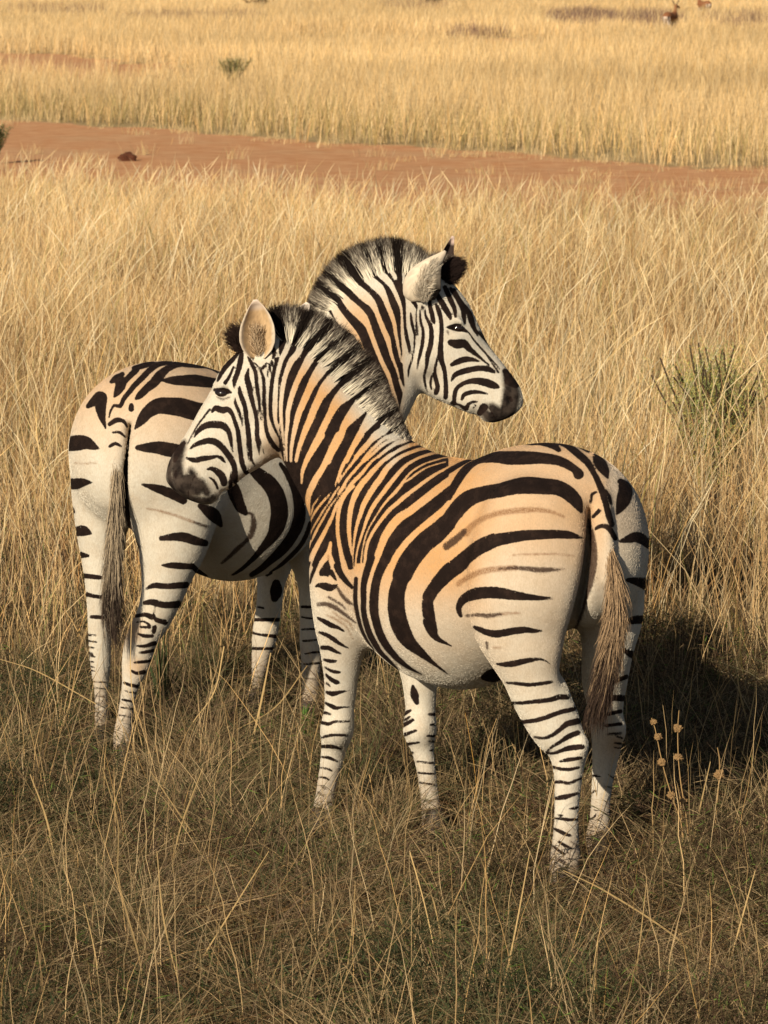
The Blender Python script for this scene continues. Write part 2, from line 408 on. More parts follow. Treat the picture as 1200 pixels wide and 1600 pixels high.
# ---------------------------------------------------------------- coat markings, some painted shade among them, measured off the photo.
# block: (x0, y0, zoom) then lines 'kind x y width; ...'   b black, w light, d dark brown, s faint brown, m muzzle skin, P filled patch
Z1_MARKS = [
((0, 0, 1), '''
P 444 478; 436 540; 435 600; 433 650; 437 700; 446 730; 460 760; 478 800; 480 850; 480 884; 551 890; 556 880; 637 880; 650 862; 665 846; 682 832; 702 816; 700 708; 672 696; 652 664; 630 640; 600 600; 560 556; 525 518; 482 482
'''),
((420, 470, 4.8), '''
w 250 150 30; 200 210 50; 160 290 42; 130 370 44; 95 440 40; 70 530 34; 50 620 30; 35 710 28; 40 800 28; 50 890 26; 70 960 20; 85 1030 12
w 340 180 36; 300 240 50; 250 310 56; 220 390 50; 170 450 50; 135 530 40; 110 620 38; 95 720 34; 90 820 30; 95 920 26; 105 1020 20; 115 1120 14; 120 1200 12
w 410 270 70; 370 350 80; 310 430 70; 270 500 60; 225 580 48; 195 650 46; 165 740 42; 145 830 38; 140 920 32; 130 1020 26; 130 1120 22; 135 1200 16
w 540 340 60; 490 410 80; 420 480 90; 360 560 80; 310 650 60; 270 740 56; 230 830 50; 205 920 44; 185 1010 36; 170 1100 28; 165 1200 24
w 610 430 60; 570 500 90; 500 570 96; 430 650 90; 385 720 66; 345 800 60; 310 890 56; 275 970 50; 245 1050 40; 220 1130 34; 205 1200 30
w 690 530 60; 640 610 100; 580 690 110; 510 760 80; 465 840 56; 420 930 54; 380 1010 52; 340 1080 44; 305 1150 40; 280 1200 40
w 800 630 60; 740 710 100; 680 800 110; 610 880 80; 560 950 56; 540 1020 50; 500 1090 50; 460 1160 54; 440 1200 60
w 880 660 70; 850 740 110; 800 840 110; 740 920 80; 690 990 50; 650 1060 46; 610 1140 44; 580 1200 40
w 950 800 50; 910 880 80; 860 970 70; 800 1000 44; 750 1060 36; 700 1110 30; 650 1170 26
w 1010 880 50; 980 960 70; 940 1010 50; 870 1030 30; 810 1080 26; 750 1140 26; 700 1200 22
w 1080 980 60; 1040 1030 40; 960 1060 24; 890 1110 26; 820 1170 26
w 1130 1070 30; 1050 1085 30; 960 1130 28; 880 1190 26
'''),
((470, 680, 4), '''
w 235 0 45; 190 100 50; 140 200 40; 90 280 44; 50 370 40; 45 440 30; 55 500 12
w 130 0 45; 80 80 44; 40 150 36; 10 230 24; 5 300 14
'''),
((510, 680, 6), '''
w 335 -10 45; 290 60 45; 240 140 40; 190 220 40; 150 290 38; 110 400 30; 80 480 14
w 500 0 40; 420 60 36; 360 130 34; 290 200 34; 220 290 30; 160 370 22; 110 450 16
w 690 10 50; 600 50 36; 530 90 34; 450 160 34; 380 220 34; 310 280 32; 260 340 34; 200 410 32; 150 490 28; 110 550 20
w 800 20 50; 730 50 50; 650 80 40; 580 130 30; 500 190 24; 430 240 26; 370 310 34; 310 380 40; 250 440 40; 200 510 40; 150 600 40; 120 690 40; 105 780 42
w 180 520 14; 130 590 20; 90 680 24; 60 760 26; 30 840 26
w 880 85 24; 820 90 28; 740 120 26; 660 155 30; 590 190 36; 520 250 42; 450 320 50; 390 390 56; 330 460 58; 280 540 60; 240 640 56; 220 740 52; 212 850 46; 215 950 40; 225 1040 30; 240 1130 14
w 970 120 32; 880 130 36; 790 160 36; 700 200 40; 630 250 50; 560 320 58; 510 400 62; 450 480 60; 400 560 58; 350 650 52; 320 740 46; 290 830 38; 270 920 30; 258 1010 24; 250 1100 18; 250 1200 12; 262 1320 12
w 1080 165 26; 1000 170 30; 900 200 28; 820 235 30; 750 280 34; 690 340 40; 640 400 44; 590 460 46; 530 540 46; 470 620 44; 420 700 42; 380 790 38; 350 880 30; 320 970 26; 290 1080 22; 275 1200 18; 282 1330 18
w 1190 205 24; 1110 210 16; 1020 235 18; 940 260 18; 870 295 22; 790 350 24; 730 420 26; 690 480 36; 640 540 36; 580 600 28; 530 660 24; 490 720 20; 440 800 18; 390 890 18; 355 990 18; 335 1100 16; 325 1200 20; 325 1330 20
w 1120 250 14; 1040 270 16; 950 300 18; 860 350 22; 790 405 24; 730 440 24
w 1200 275 20; 1130 310 28; 1050 350 30; 970 400 34; 900 450 38; 820 510 40; 740 570 44; 660 640 44; 590 700 42; 540 760 40; 480 840 36; 430 920 34; 390 1000 32; 370 1090 32; 360 1200 30; 350 1330 30
w 1200 400 80; 1120 450 80; 1030 520 80; 940 590 80; 850 660 78; 770 720 80; 690 770 84; 630 830 86; 580 900 82; 540 970 76; 510 1050 70; 480 1130 66; 460 1200 60; 440 1330 52
w 1200 580 70; 1140 670 80; 1070 740 90; 990 810 96; 910 880 100; 830 950 100; 760 1020 96; 700 1090 90; 640 1190 86; 600 1310 80
'''),
((470, 760, 10), '''
w 310 130 14; 250 220 30; 195 300 34; 170 400 30; 150 470 14
w 470 100 20; 400 180 40; 320 270 44; 250 360 44; 190 460 36; 150 560 26; 135 680 14
w 600 0 34; 540 90 40; 480 190 40; 420 280 30; 350 380 36; 290 480 36; 230 580 34; 170 690 30; 130 800 30; 100 920 24
w 700 0 40; 620 90 30; 560 180 26; 490 270 28; 430 360 34; 370 470 40; 310 570 44; 260 660 46; 210 760 46; 150 880 44; 110 980 50; 85 1080 50; 70 1200 55; 75 1300 40; 85 1400 30
w 690 80 16; 640 160 30; 570 260 44; 520 380 50; 480 490 54; 430 590 60; 380 700 70; 320 810 76; 260 920 80; 200 1040 86; 160 1140 80; 140 1240 66; 135 1340 56; 135 1450 50
w 820 0 56; 720 100 56; 660 200 56; 610 320 60; 590 430 60; 575 560 64; 575 700 66; 590 830 68; 610 950 70; 630 1050 74; 660 1170 90; 690 1280 100; 740 1390 100; 800 1480 80
w 465 880 55; 450 980 75; 420 1080 110; 350 1160 90; 280 1260 80; 220 1370 80; 190 1480 80; 190 1580 70
w 450 1080 80; 490 1200 90; 540 1300 95; 600 1400 110; 660 1500 110; 720 1600 90
b 430 1250 40; 400 1300 120; 370 1350 150
b 470 1330 60; 510 1400 50; 550 1460 20
w 260 1450 60; 340 1445 100; 430 1465 100; 500 1510 60; 550 1560 30
s 432 1080 20; 430 1150 26
'''),
((460, 880, 6.667), '''
b 225 240 20; 260 230 40; 320 240 66; 370 255 66; 420 245 36; 440 230 20
b 160 -10 18; 145 60 14; 140 120 6
b 235 -10 36; 200 80 30; 175 150 24; 165 210 10
b 440 30 56; 480 110 56; 540 190 44; 600 250 30
d 450 260 20; 500 340 30; 560 400 30; 610 430 16
d 250 430 30; 320 425 36; 400 450 40; 480 500 32; 560 560 24; 640 620 12
d 350 350 16; 420 390 20; 500 440 16; 530 480 8
s 340 540 10; 420 580 14; 500 630 14; 560 690 10; 610 790 6
s 400 510 10; 480 570 14; 570 620 14; 610 690 8
s 620 480 10; 650 560 10
b 245 570 20; 310 605 40; 380 645 44; 450 670 30; 520 710 10
b 260 720 20; 330 745 36; 400 785 40; 460 830 30; 520 865 18; 560 885 6
b 290 880 36; 360 885 40; 420 915 30; 490 945 10
b 310 1005 20; 370 1020 34; 430 1020 20
b 320 1085 14; 380 1120 26; 440 1135 30; 475 1135 14
b 330 1160 20; 380 1210 36; 440 1240 40; 465 1245 20
b 335 1250 16; 370 1280 14
b 335 1345 24; 400 1360 46; 450 1350 34; 520 1335 16; 570 1325 6
b 325 1455 20; 390 1490 36; 440 1510 30; 500 1500 16; 570 1500 10
b 310 1555 30; 380 1575 16
'''),
((470, 1060, 6.957), '''
b 230 480 30; 300 495 32; 370 470 22; 440 470 18; 525 465 16
b 220 645 16; 290 625 26; 370 615 24; 500 620 24
b 230 740 30; 310 740 36; 380 750 28; 440 770 14
b 215 855 14; 290 860 28; 350 880 26; 400 905 12
b 200 970 10; 280 980 18; 340 1005 16
b 200 1075 12; 260 1080 20; 310 1105 14
d 220 1170 12; 270 1200 20
d 190 1240 14; 250 1275 20
'''),
((700, 670, 3.75), '''
b 150 165 12; 300 104 8; 410 78 20; 480 78 30; 560 85 32; 620 100 36; 650 125 22
b 0 250 28; 60 215 26; 120 185 22; 200 150 12
b 0 395 44; 40 330 42; 100 240 45; 170 185 45; 270 165 60; 350 170 72; 450 170 70; 550 172 58; 640 185 50; 700 210 45; 745 240 40; 765 265 54
b -5 550 80; 60 465 85; 120 410 85; 200 380 75; 300 360 75; 380 340 80; 460 330 90; 550 335 85; 640 345 78; 700 375 75; 745 415 66; 765 450 45; 780 488 12
s 105 610 40; 150 560 30; 230 515 26; 320 490 28; 420 478 28; 520 475 24; 600 485 16; 680 515 10
b 0 845 80; 50 800 75; 120 740 70; 200 680 68; 270 655 66; 350 640 60; 450 625 54; 550 620 48; 640 618 44; 710 622 38; 750 630 24; 785 638 6
d -10 690 36; 50 645 34; 95 600 26
s 380 740 6; 500 735 6; 650 735 6; 740 745 4
s 60 910 25; 110 875 28; 200 835 30; 300 820 28; 400 815 24
d 300 820 8; 400 815 16; 480 822 22; 560 827 24; 620 825 16; 680 820 4
b 75 1095 18; 62 1050 28; 90 1000 44; 150 970 60; 220 960 60; 300 962 58; 380 975 48; 460 985 34; 540 992 22; 615 993 6
d 110 1095 12; 180 1090 16; 240 1095 20; 310 1085 12
s 310 1085 14; 420 1078 8
b 540 60 10; 640 75 26; 700 100 34; 760 145 38; 820 200 34; 855 260 28; 880 310 30; 905 370 34; 925 440 30; 940 500 32; 960 560 28
b 720 80 10; 780 95 36; 820 130 18
b 870 165 40; 890 200 60; 915 240 50; 935 285 12
b 1010 310 30; 1040 350 70; 1030 410 75; 1010 460 45; 990 500 10
b 925 360 10; 945 400 18; 955 440 12
b 835 430 14; 845 385 14; 870 370 10
b 850 515 16; 885 480 20
b 865 585 14; 900 570 20; 940 580 26; 980 640 26
b 1010 660 14; 1060 645 40; 1110 635 55; 1165 665 50; 1200 690 50
b 1060 885 16; 1110 890 24; 1160 915 55; 1190 930 50
b 1060 1130 26; 1110 1120 40; 1150 1115 40
'''),
((700, 670, 3.75), '''
d 824 530 10; 838 600 26; 850 680 34; 852 760 38; 846 840 34; 830 920 26; 812 980 18; 790 1060 14; 765 1130 12; 735 1200 14; 715 1270 18
'''),
((540, 850, 4.615), '''
b 440 150 104; 400 250 100; 372 340 102; 365 420 108; 370 500 112; 390 580 112; 420 650 104; 460 710 84; 520 765 60; 580 815 40; 640 865 20; 740 940 4
b 290 100 64; 240 210 55; 215 300 55; 205 400 58; 205 480 55; 220 560 52; 245 640 50; 285 720 48; 340 790 40; 400 850 32; 470 900 18; 550 940 4
b 185 100 46; 150 210 42; 130 300 38; 130 400 36; 130 480 34; 145 560 36; 170 640 38; 205 710 38; 250 780 30; 310 840 22; 370 900 10
b 75 250 24; 70 400 26; 85 500 24; 110 600 22; 150 690 16; 200 760 8
b 1000 960 40; 1060 950 90; 1110 960 80
b 930 600 20; 960 612 30; 1010 635 36; 1080 648 46; 1150 640 44; 1200 632 40
d 1018 710 14; 1022 750 14
'''),  # the short belly b line paints its dark midline and the shadow underneath
((470, 680, 4), '''
b 915 548 96; 850 610 108; 780 665 110; 720 730 112; 670 800 112; 635 870 108
b 800 1010 70; 830 960 70; 880 900 80; 930 850 90; 990 810 84; 1040 760 80; 1100 710 80; 1160 680 80; 1200 660 80
b 792 1050 62; 798 1110 66; 812 1170 58; 832 1230 42
'''),
((540, 850, 4.615), '''
b 590 560 60; 620 630 54; 660 680 36; 710 710 18; 765 735 6
'''),
((760, 980, 6), '''
b 0 45 30; 100 60 50; 200 45 58; 300 30 56; 380 25 46; 450 35 32; 530 35 8
s 70 190 20; 130 190 10
b 100 345 14; 180 350 40; 260 340 50; 350 320 44; 440 305 30; 510 300 16; 570 325 8; 600 350 4
b 190 520 14; 300 530 26; 400 540 28; 500 530 28; 600 515 24; 620 510 14
b 220 710 20; 330 710 26; 430 700 30; 520 690 36; 600 680 36; 680 655 44; 730 655 40; 760 655 40
b 330 890 30; 450 875 34; 550 850 36; 640 815 36; 720 790 36; 790 775 36; 820 765 36
b 450 1030 14; 540 1040 22; 620 1010 30; 690 960 34; 750 910 44; 820 890 50; 860 880 50
b 560 1170 14; 620 1120 20; 700 1070 30; 780 1020 40; 860 990 40
b 560 1180 14; 640 1180 22; 720 1150 34; 800 1130 44; 900 1120 40
'''),
((840, 1140, 6.667), '''
b 240 330 22; 320 315 34; 420 300 30; 460 295 20
b 80 350 14; 160 390 22; 240 410 28; 330 415 28; 430 395 22
b 160 550 22; 240 545 28; 330 560 26; 400 530 24; 470 505 16
b 160 720 20; 260 705 44; 330 690 34; 410 665 22; 460 655 14
b 330 830 14; 400 815 26; 440 815 14
b 170 925 14; 260 930 26; 340 940 26; 450 930 18
b 210 890 14; 260 890 8
b 180 1035 22; 270 1080 34; 350 1110 18
b 220 1170 20; 290 1210 26; 350 1235 14
b 150 1205 14; 220 1260 24; 280 1300 20
d 180 1330 14; 260 1370 20; 310 1400 10
d 340 1160 12; 440 1230 10
b 820 70 12; 880 90 16
b 800 140 12; 890 150 18
b 790 185 8; 870 195 12
d 740 40 10; 800 45 10; 870 35 12
b 545 490 14; 600 480 22; 660 490 8
b 740 470 6; 800 510 14
d 700 590 5; 790 605 10
b 550 665 10; 600 640 18; 630 630 8
b 550 935 12; 600 900 14; 620 860 6
b 545 1085 10; 590 1130 14
b 550 1240 12; 620 1240 10
'''),
((760, 900, 3.333, 1.2), '''
b 735 20 14; 780 28 30; 840 42 50
b 740 232 14; 780 225 28; 820 230 30
b 715 385 16; 760 410 28; 790 415 20
b 640 560 8; 690 540 16; 730 525 16
b 600 660 12; 660 635 22; 720 638 24
b 630 720 12; 700 705 14
b 620 780 10; 700 770 12
b 625 825 6; 700 820 8
'''),
((460, 1000, 4, 1.6), '''
b 740 290 10; 750 340 28; 765 390 16
b 685 462 14; 725 440 8
b 685 532 14; 740 500 10
b 690 592 12; 760 565 8
b 700 652 10; 780 640 6
b 840 465 8; 880 465 10
b 850 530 6; 885 530 8
b 830 600 6; 880 600 9
b 840 632 5; 875 636 7
b 850 690 6; 870 690 6
d 780 1000 5; 870 1010 5
d 775 1060 5; 880 1070 5
b 690 700 7; 740 705 7
b 765 760 6; 870 770 7
b 775 830 6; 872 838 7
b 780 890 6; 878 905 6
b 690 500 7; 720 480 7
'''),
((260, 540, 6, .88), '''
b 700 30 30; 620 110 70; 560 180 64; 520 250 44; 480 330 20
w 720 20 10; 640 150 12; 570 230 12; 510 310 10
b 705 80 40; 690 170 52; 665 260 46; 640 330 42; 635 395 12
b 630 200 16; 590 290 26; 550 350 36
b 455 415 30; 520 430 70; 570 430 50; 605 440 14
d 480 480 10; 530 505 10; 600 480 8
b 430 390 8; 370 500 9; 300 610 10; 240 710 10; 180 820 8
b 405 600 20; 350 670 15; 290 750 13; 240 840 9; 200 920 7
d 335 545 6; 285 650 6
b 430 620 24; 460 585 46; 520 605 60; 580 600 50; 620 650 34; 645 720 36; 670 800 40; 680 880 44; 690 960 44; 700 1040 44; 715 1120 46; 750 1190 40; 790 1215 14
b 260 860 8; 300 800 40; 370 750 60; 450 740 66; 530 750 66; 580 800 46; 600 870 36; 610 940 24; 625 1000 8
b 220 970 12; 270 930 36; 350 900 50; 430 895 60; 500 930 60; 560 1000 56; 610 1070 56; 640 1150 50; 640 1230 60; 650 1280 40
b 190 1055 16; 260 1075 46; 340 1060 50; 420 1050 36; 480 1040 26; 520 1060 34; 550 1095 12
b 380 1160 12; 430 1155 40; 490 1190 60; 530 1240 70; 540 1290 60
b 400 1235 10; 440 1260 22; 470 1310 20; 480 1340 20
b 605 1180 10; 605 1250 26; 600 1330 36
b 640 490 12; 650 550 26; 680 620 28; 700 690 20; 712 750 6
b 685 385 18; 690 440 40; 715 510 44; 740 590 40; 750 680 40; 765 780 46; 775 880 46; 785 970 36; 795 1060 26; 830 1130 8
b 755 880 10; 760 980 12; 775 1080 8
b 768 220 18; 755 300 46; 775 380 54; 790 460 46; 815 560 36; 840 660 34; 850 760 40; 850 850 40; 860 930 30; 870 1020 10
b 880 880 6; 900 960 8; 920 1030 5
b 770 105 22; 800 170 34; 835 250 34; 845 340 34; 855 430 34; 870 520 28; 878 620 18; 885 700 6
b 830 160 8; 880 230 16; 910 310 28; 915 400 30; 915 490 30; 920 580 30; 925 680 28; 935 780 34; 960 860 40; 1000 930 46; 1050 980 36
b 990 150 24; 960 230 22; 945 290 8
b 940 165 18; 900 215 28
b 1040 120 30; 1010 230 34; 990 340 36; 980 450 36; 975 560 34; 980 660 34; 1000 740 24; 1040 830 16; 1070 900 14
b 990 0 30; 1010 60 40; 1000 120 20
m 165 910 60; 130 980 110; 100 1080 130; 100 1180 150; 120 1280 160; 160 1370 160; 230 1440 120; 300 1450 90; 380 1450 90; 440 1420 80
m 130 930 60; 80 1010 90; 40 1080 90; 25 1170 90; 35 1260 90; 70 1350 100; 140 1420 100; 220 1480 80
m 200 1260 160; 250 1350 150; 300 1330 120; 230 1180 80
b 198 1455 8; 213 1350 9; 245 1260 9; 285 1200 7
b 92 1175 18; 84 1210 22; 90 1240 14
m 260 1260 120; 330 1330 130; 330 1280 80; 380 1380 100
b 165 910 30; 110 990 60; 80 1080 30
'''),
]
Z2_MARKS = [
((0, 0, 1), '''
P 478 500; 486 474; 497 450; 514 428; 535 408; 557 396; 583 386; 605 382; 629 382; 629 440; 630 500; 628 560; 632 602; 624 640; 600 660; 560 660; 520 600; 500 560
'''),
((480, 400, 6.667), '''
w 160 520 50; 230 640 60; 300 740 50; 350 820 20
w 230 450 50; 290 560 80; 350 660 100; 420 740 90; 480 790 60; 520 840 44; 560 930 40; 600 1030 30; 640 1120 24; 680 1220 20; 700 1290 16
w 340 380 60; 420 480 90; 500 560 110; 580 640 100; 630 720 66; 660 800 54; 690 880 54; 720 960 50; 760 1060 50; 800 1150 50; 840 1230 50; 870 1310 40
w 430 270 70; 520 350 100; 610 430 110; 680 500 80; 720 580 56; 760 680 56; 800 780 60; 840 870 60; 860 960 44; 880 1040 36; 910 1120 30; 940 1200 26; 960 1290 16
w 590 190 80; 660 260 100; 750 340 100; 800 420 70; 840 520 56; 880 620 54; 910 720 44; 920 800 40; 940 900 34; 960 1000 30; 980 1100 20
w 700 110 70; 770 190 80; 850 270 70; 900 350 50; 940 440 46; 980 540 40; 990 640 34; 990 740 36; 1000 850 46; 1010 960 46; 1020 1060 50; 1020 1160 40; 1020 1220 20
w 810 80 50; 870 150 50; 915 220 44; 925 290 20
w 960 30 60; 1000 110 60; 1010 200 44; 1010 280 40
'''),
((0, 0, 1), '''
w 500 532 9; 526 592 9; 542 660 8; 540 720 6
w 585 592 4; 596 640 7; 600 690 8; 596 740 6
w 533 522 8; 556 585 9; 572 650 9; 572 710 7
w 610 596 6; 622 645 8; 627 700 8; 622 750 6
w 624 593 4; 640 640 7; 648 700 7
b 552 655 12; 558 710 13; 546 790 8
b 585 655 12; 588 720 13; 578 800 8
b 613 650 12; 616 720 13; 610 800 8
b 640 650 10; 642 715 11; 636 790 6
b 520 650 12; 528 700 13; 520 780 8
'''),
((620, 430, 5.714, .9), '''
b 0 60 40; 30 120 50; 50 200 46; 65 290 30; 70 380 24; 75 460 24; 90 560 34; 110 640 28; 115 700 12
b 90 10 30; 90 80 26; 110 160 36; 140 220 40; 170 270 30; 180 300 8
b 125 340 12; 130 400 24; 145 470 24; 160 540 16; 155 640 14; 140 740 14; 110 830 18; 100 910 10
b 180 290 8; 170 380 12; 180 460 16; 183 530 18
b 240 240 8; 210 330 14; 215 420 20; 235 500 24; 230 600 30; 210 700 28; 190 780 18; 180 850 8
b 300 200 20; 295 270 34; 310 330 40; 325 400 36; 335 430 16
b 245 280 12; 260 370 20; 300 450 34; 310 530 40; 300 630 44; 275 720 40; 265 820 24; 245 900 20; 255 980 18; 270 1040 8
b 350 260 22; 375 320 40; 395 400 34; 400 490 36; 395 580 40; 390 680 48; 400 760 44; 425 850 36; 435 940 36; 440 1020 40; 435 1090 40
b 380 700 26; 360 760 22; 340 850 24; 350 930 34; 365 1000 40; 350 1050 40
b 320 880 12; 300 960 22; 310 1020 12
b 350 160 40; 400 240 50; 440 310 50; 475 370 36; 480 400 12
b 430 110 40; 480 220 44; 515 300 36; 525 370 22
b 480 120 30; 540 210 36; 590 300 44; 600 380 36; 610 430 14
b 510 130 30; 570 230 30; 640 330 44; 665 400 52; 685 460 40; 720 540 12
b 450 465 16; 510 465 56; 560 470 66; 600 490 34; 640 510 12
d 450 500 12; 465 530 8
b 480 600 50; 540 615 80; 600 610 70; 650 660 50; 700 700 34; 760 750 20; 820 800 12
b 490 800 30; 550 770 50; 620 750 50; 680 755 34; 740 770 8
b 490 940 18; 520 890 40; 590 860 50; 670 840 50; 750 830 46; 820 840 50; 870 865 22
b 510 1150 30; 515 1080 38; 530 1020 34; 570 980 36; 640 950 40; 720 945 58; 800 960 70; 870 985 60; 910 1000 18
b 580 1110 22; 600 1070 34; 660 1045 36; 740 1045 28; 810 1060 12
b 490 1140 30; 560 1160 18; 620 1190 40; 640 1150 26; 690 1130 22; 720 1130 8
b 680 1190 10; 705 1160 10
b 690 470 18; 760 550 15; 850 650 11; 930 740 9; 990 810 7
b 640 510 9; 700 590 11; 780 680 11; 860 770 11; 920 840 9
b 740 500 9; 810 590 9; 890 680 9; 960 770 7
b 670 560 9; 740 640 13; 800 710 11; 860 800 11; 910 870 13
m 965 860 50; 1000 930 120; 1020 1010 150; 1020 1090 180; 1000 1180 170; 950 1250 150; 850 1270 110; 780 1220 90; 800 1170 50
m 850 1180 90; 900 1230 110; 800 1260 70
b 965 855 40; 1010 900 90; 1060 960 90; 1000 940 80
b 740 1230 50; 775 1180 70
b 1012 1095 24; 1024 1120 26
b 815 1170 8; 850 1230 9; 890 1290 9; 930 1325 7
'''),
((100, 550, 4.615), '''
b 340 215 20; 390 190 60; 410 230 70; 390 280 50; 365 320 16
b 380 190 30; 420 160 30
b 510 115 36; 560 100 40; 610 85 40; 650 80 20
b 520 130 40; 450 200 34; 400 270 26; 370 310 12
b 760 72 30; 680 90 34; 620 130 36; 560 190 36; 510 240 34; 470 290 30; 430 340 28; 405 390 24; 360 385 14; 335 430 12; 325 470 8
b 840 85 44; 800 92 44; 740 125 44; 690 170 60; 650 220 60; 600 260 50; 550 310 44; 520 335 18
b 860 85 44; 950 98 36; 1040 112 20; 1120 150 14; 1180 180 14
b 710 205 12; 780 205 50; 860 205 66; 940 205 76; 1020 215 70; 1100 225 60
b 510 555 8; 560 490 60; 610 430 80; 680 390 100; 760 390 110; 850 400 120; 920 420 120; 1000 440 120; 1060 460 110
b 485 385 28; 485 412 34
b 175 390 30; 240 340 70; 265 330 80; 265 400 70; 275 470 44; 300 550 8
b 30 665 90; 100 655 100; 160 655 80; 210 680 46; 250 695 10
b 530 690 30; 600 690 60; 680 690 80; 760 705 90; 830 715 80; 900 730 60
b 30 950 70; 90 950 70; 140 940 50; 200 942 8
b 560 955 10; 640 975 40; 720 1000 60; 790 1030 60; 860 1070 50
d 472 560 12; 460 650 26; 445 760 34; 435 880 40; 432 1000 44; 437 1100 44
b 330 520 26; 380 490 30; 430 500 22; 455 540 10
b 350 580 10; 400 580 16; 440 610 12
b 330 680 18; 370 660 20; 410 680 12
s 80 800 8; 150 805 8; 230 800 6
'''),  # the long d line paints the rump cleft: groove shade and dark skin
((100, 760, 4.615), '''
b 60 160 20; 75 185 14
b 90 325 60; 140 320 66; 195 340 12
s 600 160 10; 700 180 12; 820 215 14; 940 260 16
d 940 260 12; 1030 290 18
b 700 375 30; 780 365 46; 860 365 60; 940 390 56; 1020 410 40
b 710 570 12; 780 570 38; 860 575 40; 930 580 30
b 120 495 44; 175 500 16
b 150 645 30; 240 655 28; 270 660 20
b 160 780 24; 260 800 20
b 980 140 30; 1060 190 80; 1100 230 70; 1130 280 26
b 590 740 10; 650 715 34; 740 720 36; 880 710 40
b 580 840 24; 640 835 40; 720 855 40; 830 850 44
b 655 850 8; 650 920 10; 662 960 26; 730 980 34
b 520 935 20; 580 925 26; 630 940 36
d 440 100 40; 455 200 30; 480 300 26; 510 380 20; 540 440 12
'''),  # the last d line continues the painted cleft shade downward
((120, 900, 5.333, 1.15), '''
b 500 385 8; 560 380 12; 610 410 14
b 530 425 12; 610 430 16
b 510 480 12; 560 500 22; 630 500 20
b 500 580 10; 560 585 20; 650 560 28
b 520 640 10; 570 635 20; 640 620 20
b 480 720 12; 560 715 20; 620 705 14
b 455 790 14; 500 810 20; 560 800 24
b 650 425 26; 642 465 26
b 395 890 14; 450 910 20; 510 920 20
b 380 1030 12; 480 1050 14
b 80 150 24; 150 170 24; 220 170 12
b 120 340 20; 200 345 24; 240 350 10
b 90 490 14; 160 495 8
b 90 540 10; 165 550 10
b 90 590 10; 140 600 12
b 85 630 10; 130 650 12
b 90 715 12; 140 715 8
b 100 785 10; 155 790 8
b 140 880 8; 240 885 9
d 160 1000 8; 230 1005 8
b 150 935 7; 235 940 8
b 165 1060 7; 225 1065 7
b 400 960 8; 490 975 10
b 370 1095 8; 465 1110 9
b 350 1160 8; 455 1175 8
b 90 665 8; 150 675 8
b 90 750 8; 145 758 8
'''),  # one b line on the hock paints in the shade at its right side
((300, 700, 6), '''
b 560 190 80; 640 260 110; 720 330 130; 780 420 140; 812 520 144; 820 620 144; 800 720 134; 770 800 104; 720 870 80; 660 940 58; 600 1010 44; 540 1070 34; 460 1140 28; 380 1190 14
b 830 150 30; 900 250 50; 960 380 60; 1000 500 90; 1010 620 100; 990 720 100; 950 810 90; 890 900 90; 820 980 80; 730 1060 60; 650 1130 50; 560 1190 40
b 1110 700 30; 1070 820 36; 1005 930 36; 900 1040 36; 800 1130 36; 700 1190 26
b 370 330 80; 400 420 110; 430 500 96; 460 560 86; 500 610 40
d 500 610 20; 560 620 20; 580 680 40; 575 750 46; 550 820 44; 500 880 28; 430 940 34; 360 1010 28; 280 1080 16
b 0 1100 40; 60 1160 44; 130 1200 24
'''),
((80, 840, 3, 1.35), '''
b 1055 215 24; 1055 250 38; 1047 285 22
b 970 325 6; 995 330 6
b 955 385 10; 1070 385 11
b 940 445 7; 980 455 7; 1070 465 12
b 945 520 9; 1050 520 8
'''),
((460, 880, 6.667, 1.3), '''
b 80 455 20; 240 455 16; 330 455 14
b 80 560 12; 170 575 12; 250 570 12; 330 568 12
b 80 690 12; 240 685 14; 330 685 12
b 90 810 13; 180 805 14; 260 795 10; 330 790 10
b 110 945 8; 200 930 14; 330 920 14
b 90 1055 8; 200 1045 14; 330 1035 12
d 120 1200 6; 200 1210 10; 300 1215 8
'''),
]
# ---------------------------------------------------------------- laying the markings on the skin, eyes, ears, mane, tail, hooves
rng = np.random.default_rng(7)

def vert_normals(V, Q):
    n = np.cross(V[Q[:, 2]] - V[Q[:, 0]], V[Q[:, 3]] - V[Q[:, 1]])
    N = np.zeros_like(V)
    for k in range(4):
        for a in range(3): N[:, a] += np.bincount(Q[:, k], n[:, a], len(V))
    return N / (np.linalg.norm(N, axis=1, keepdims=True) + 1e-12)

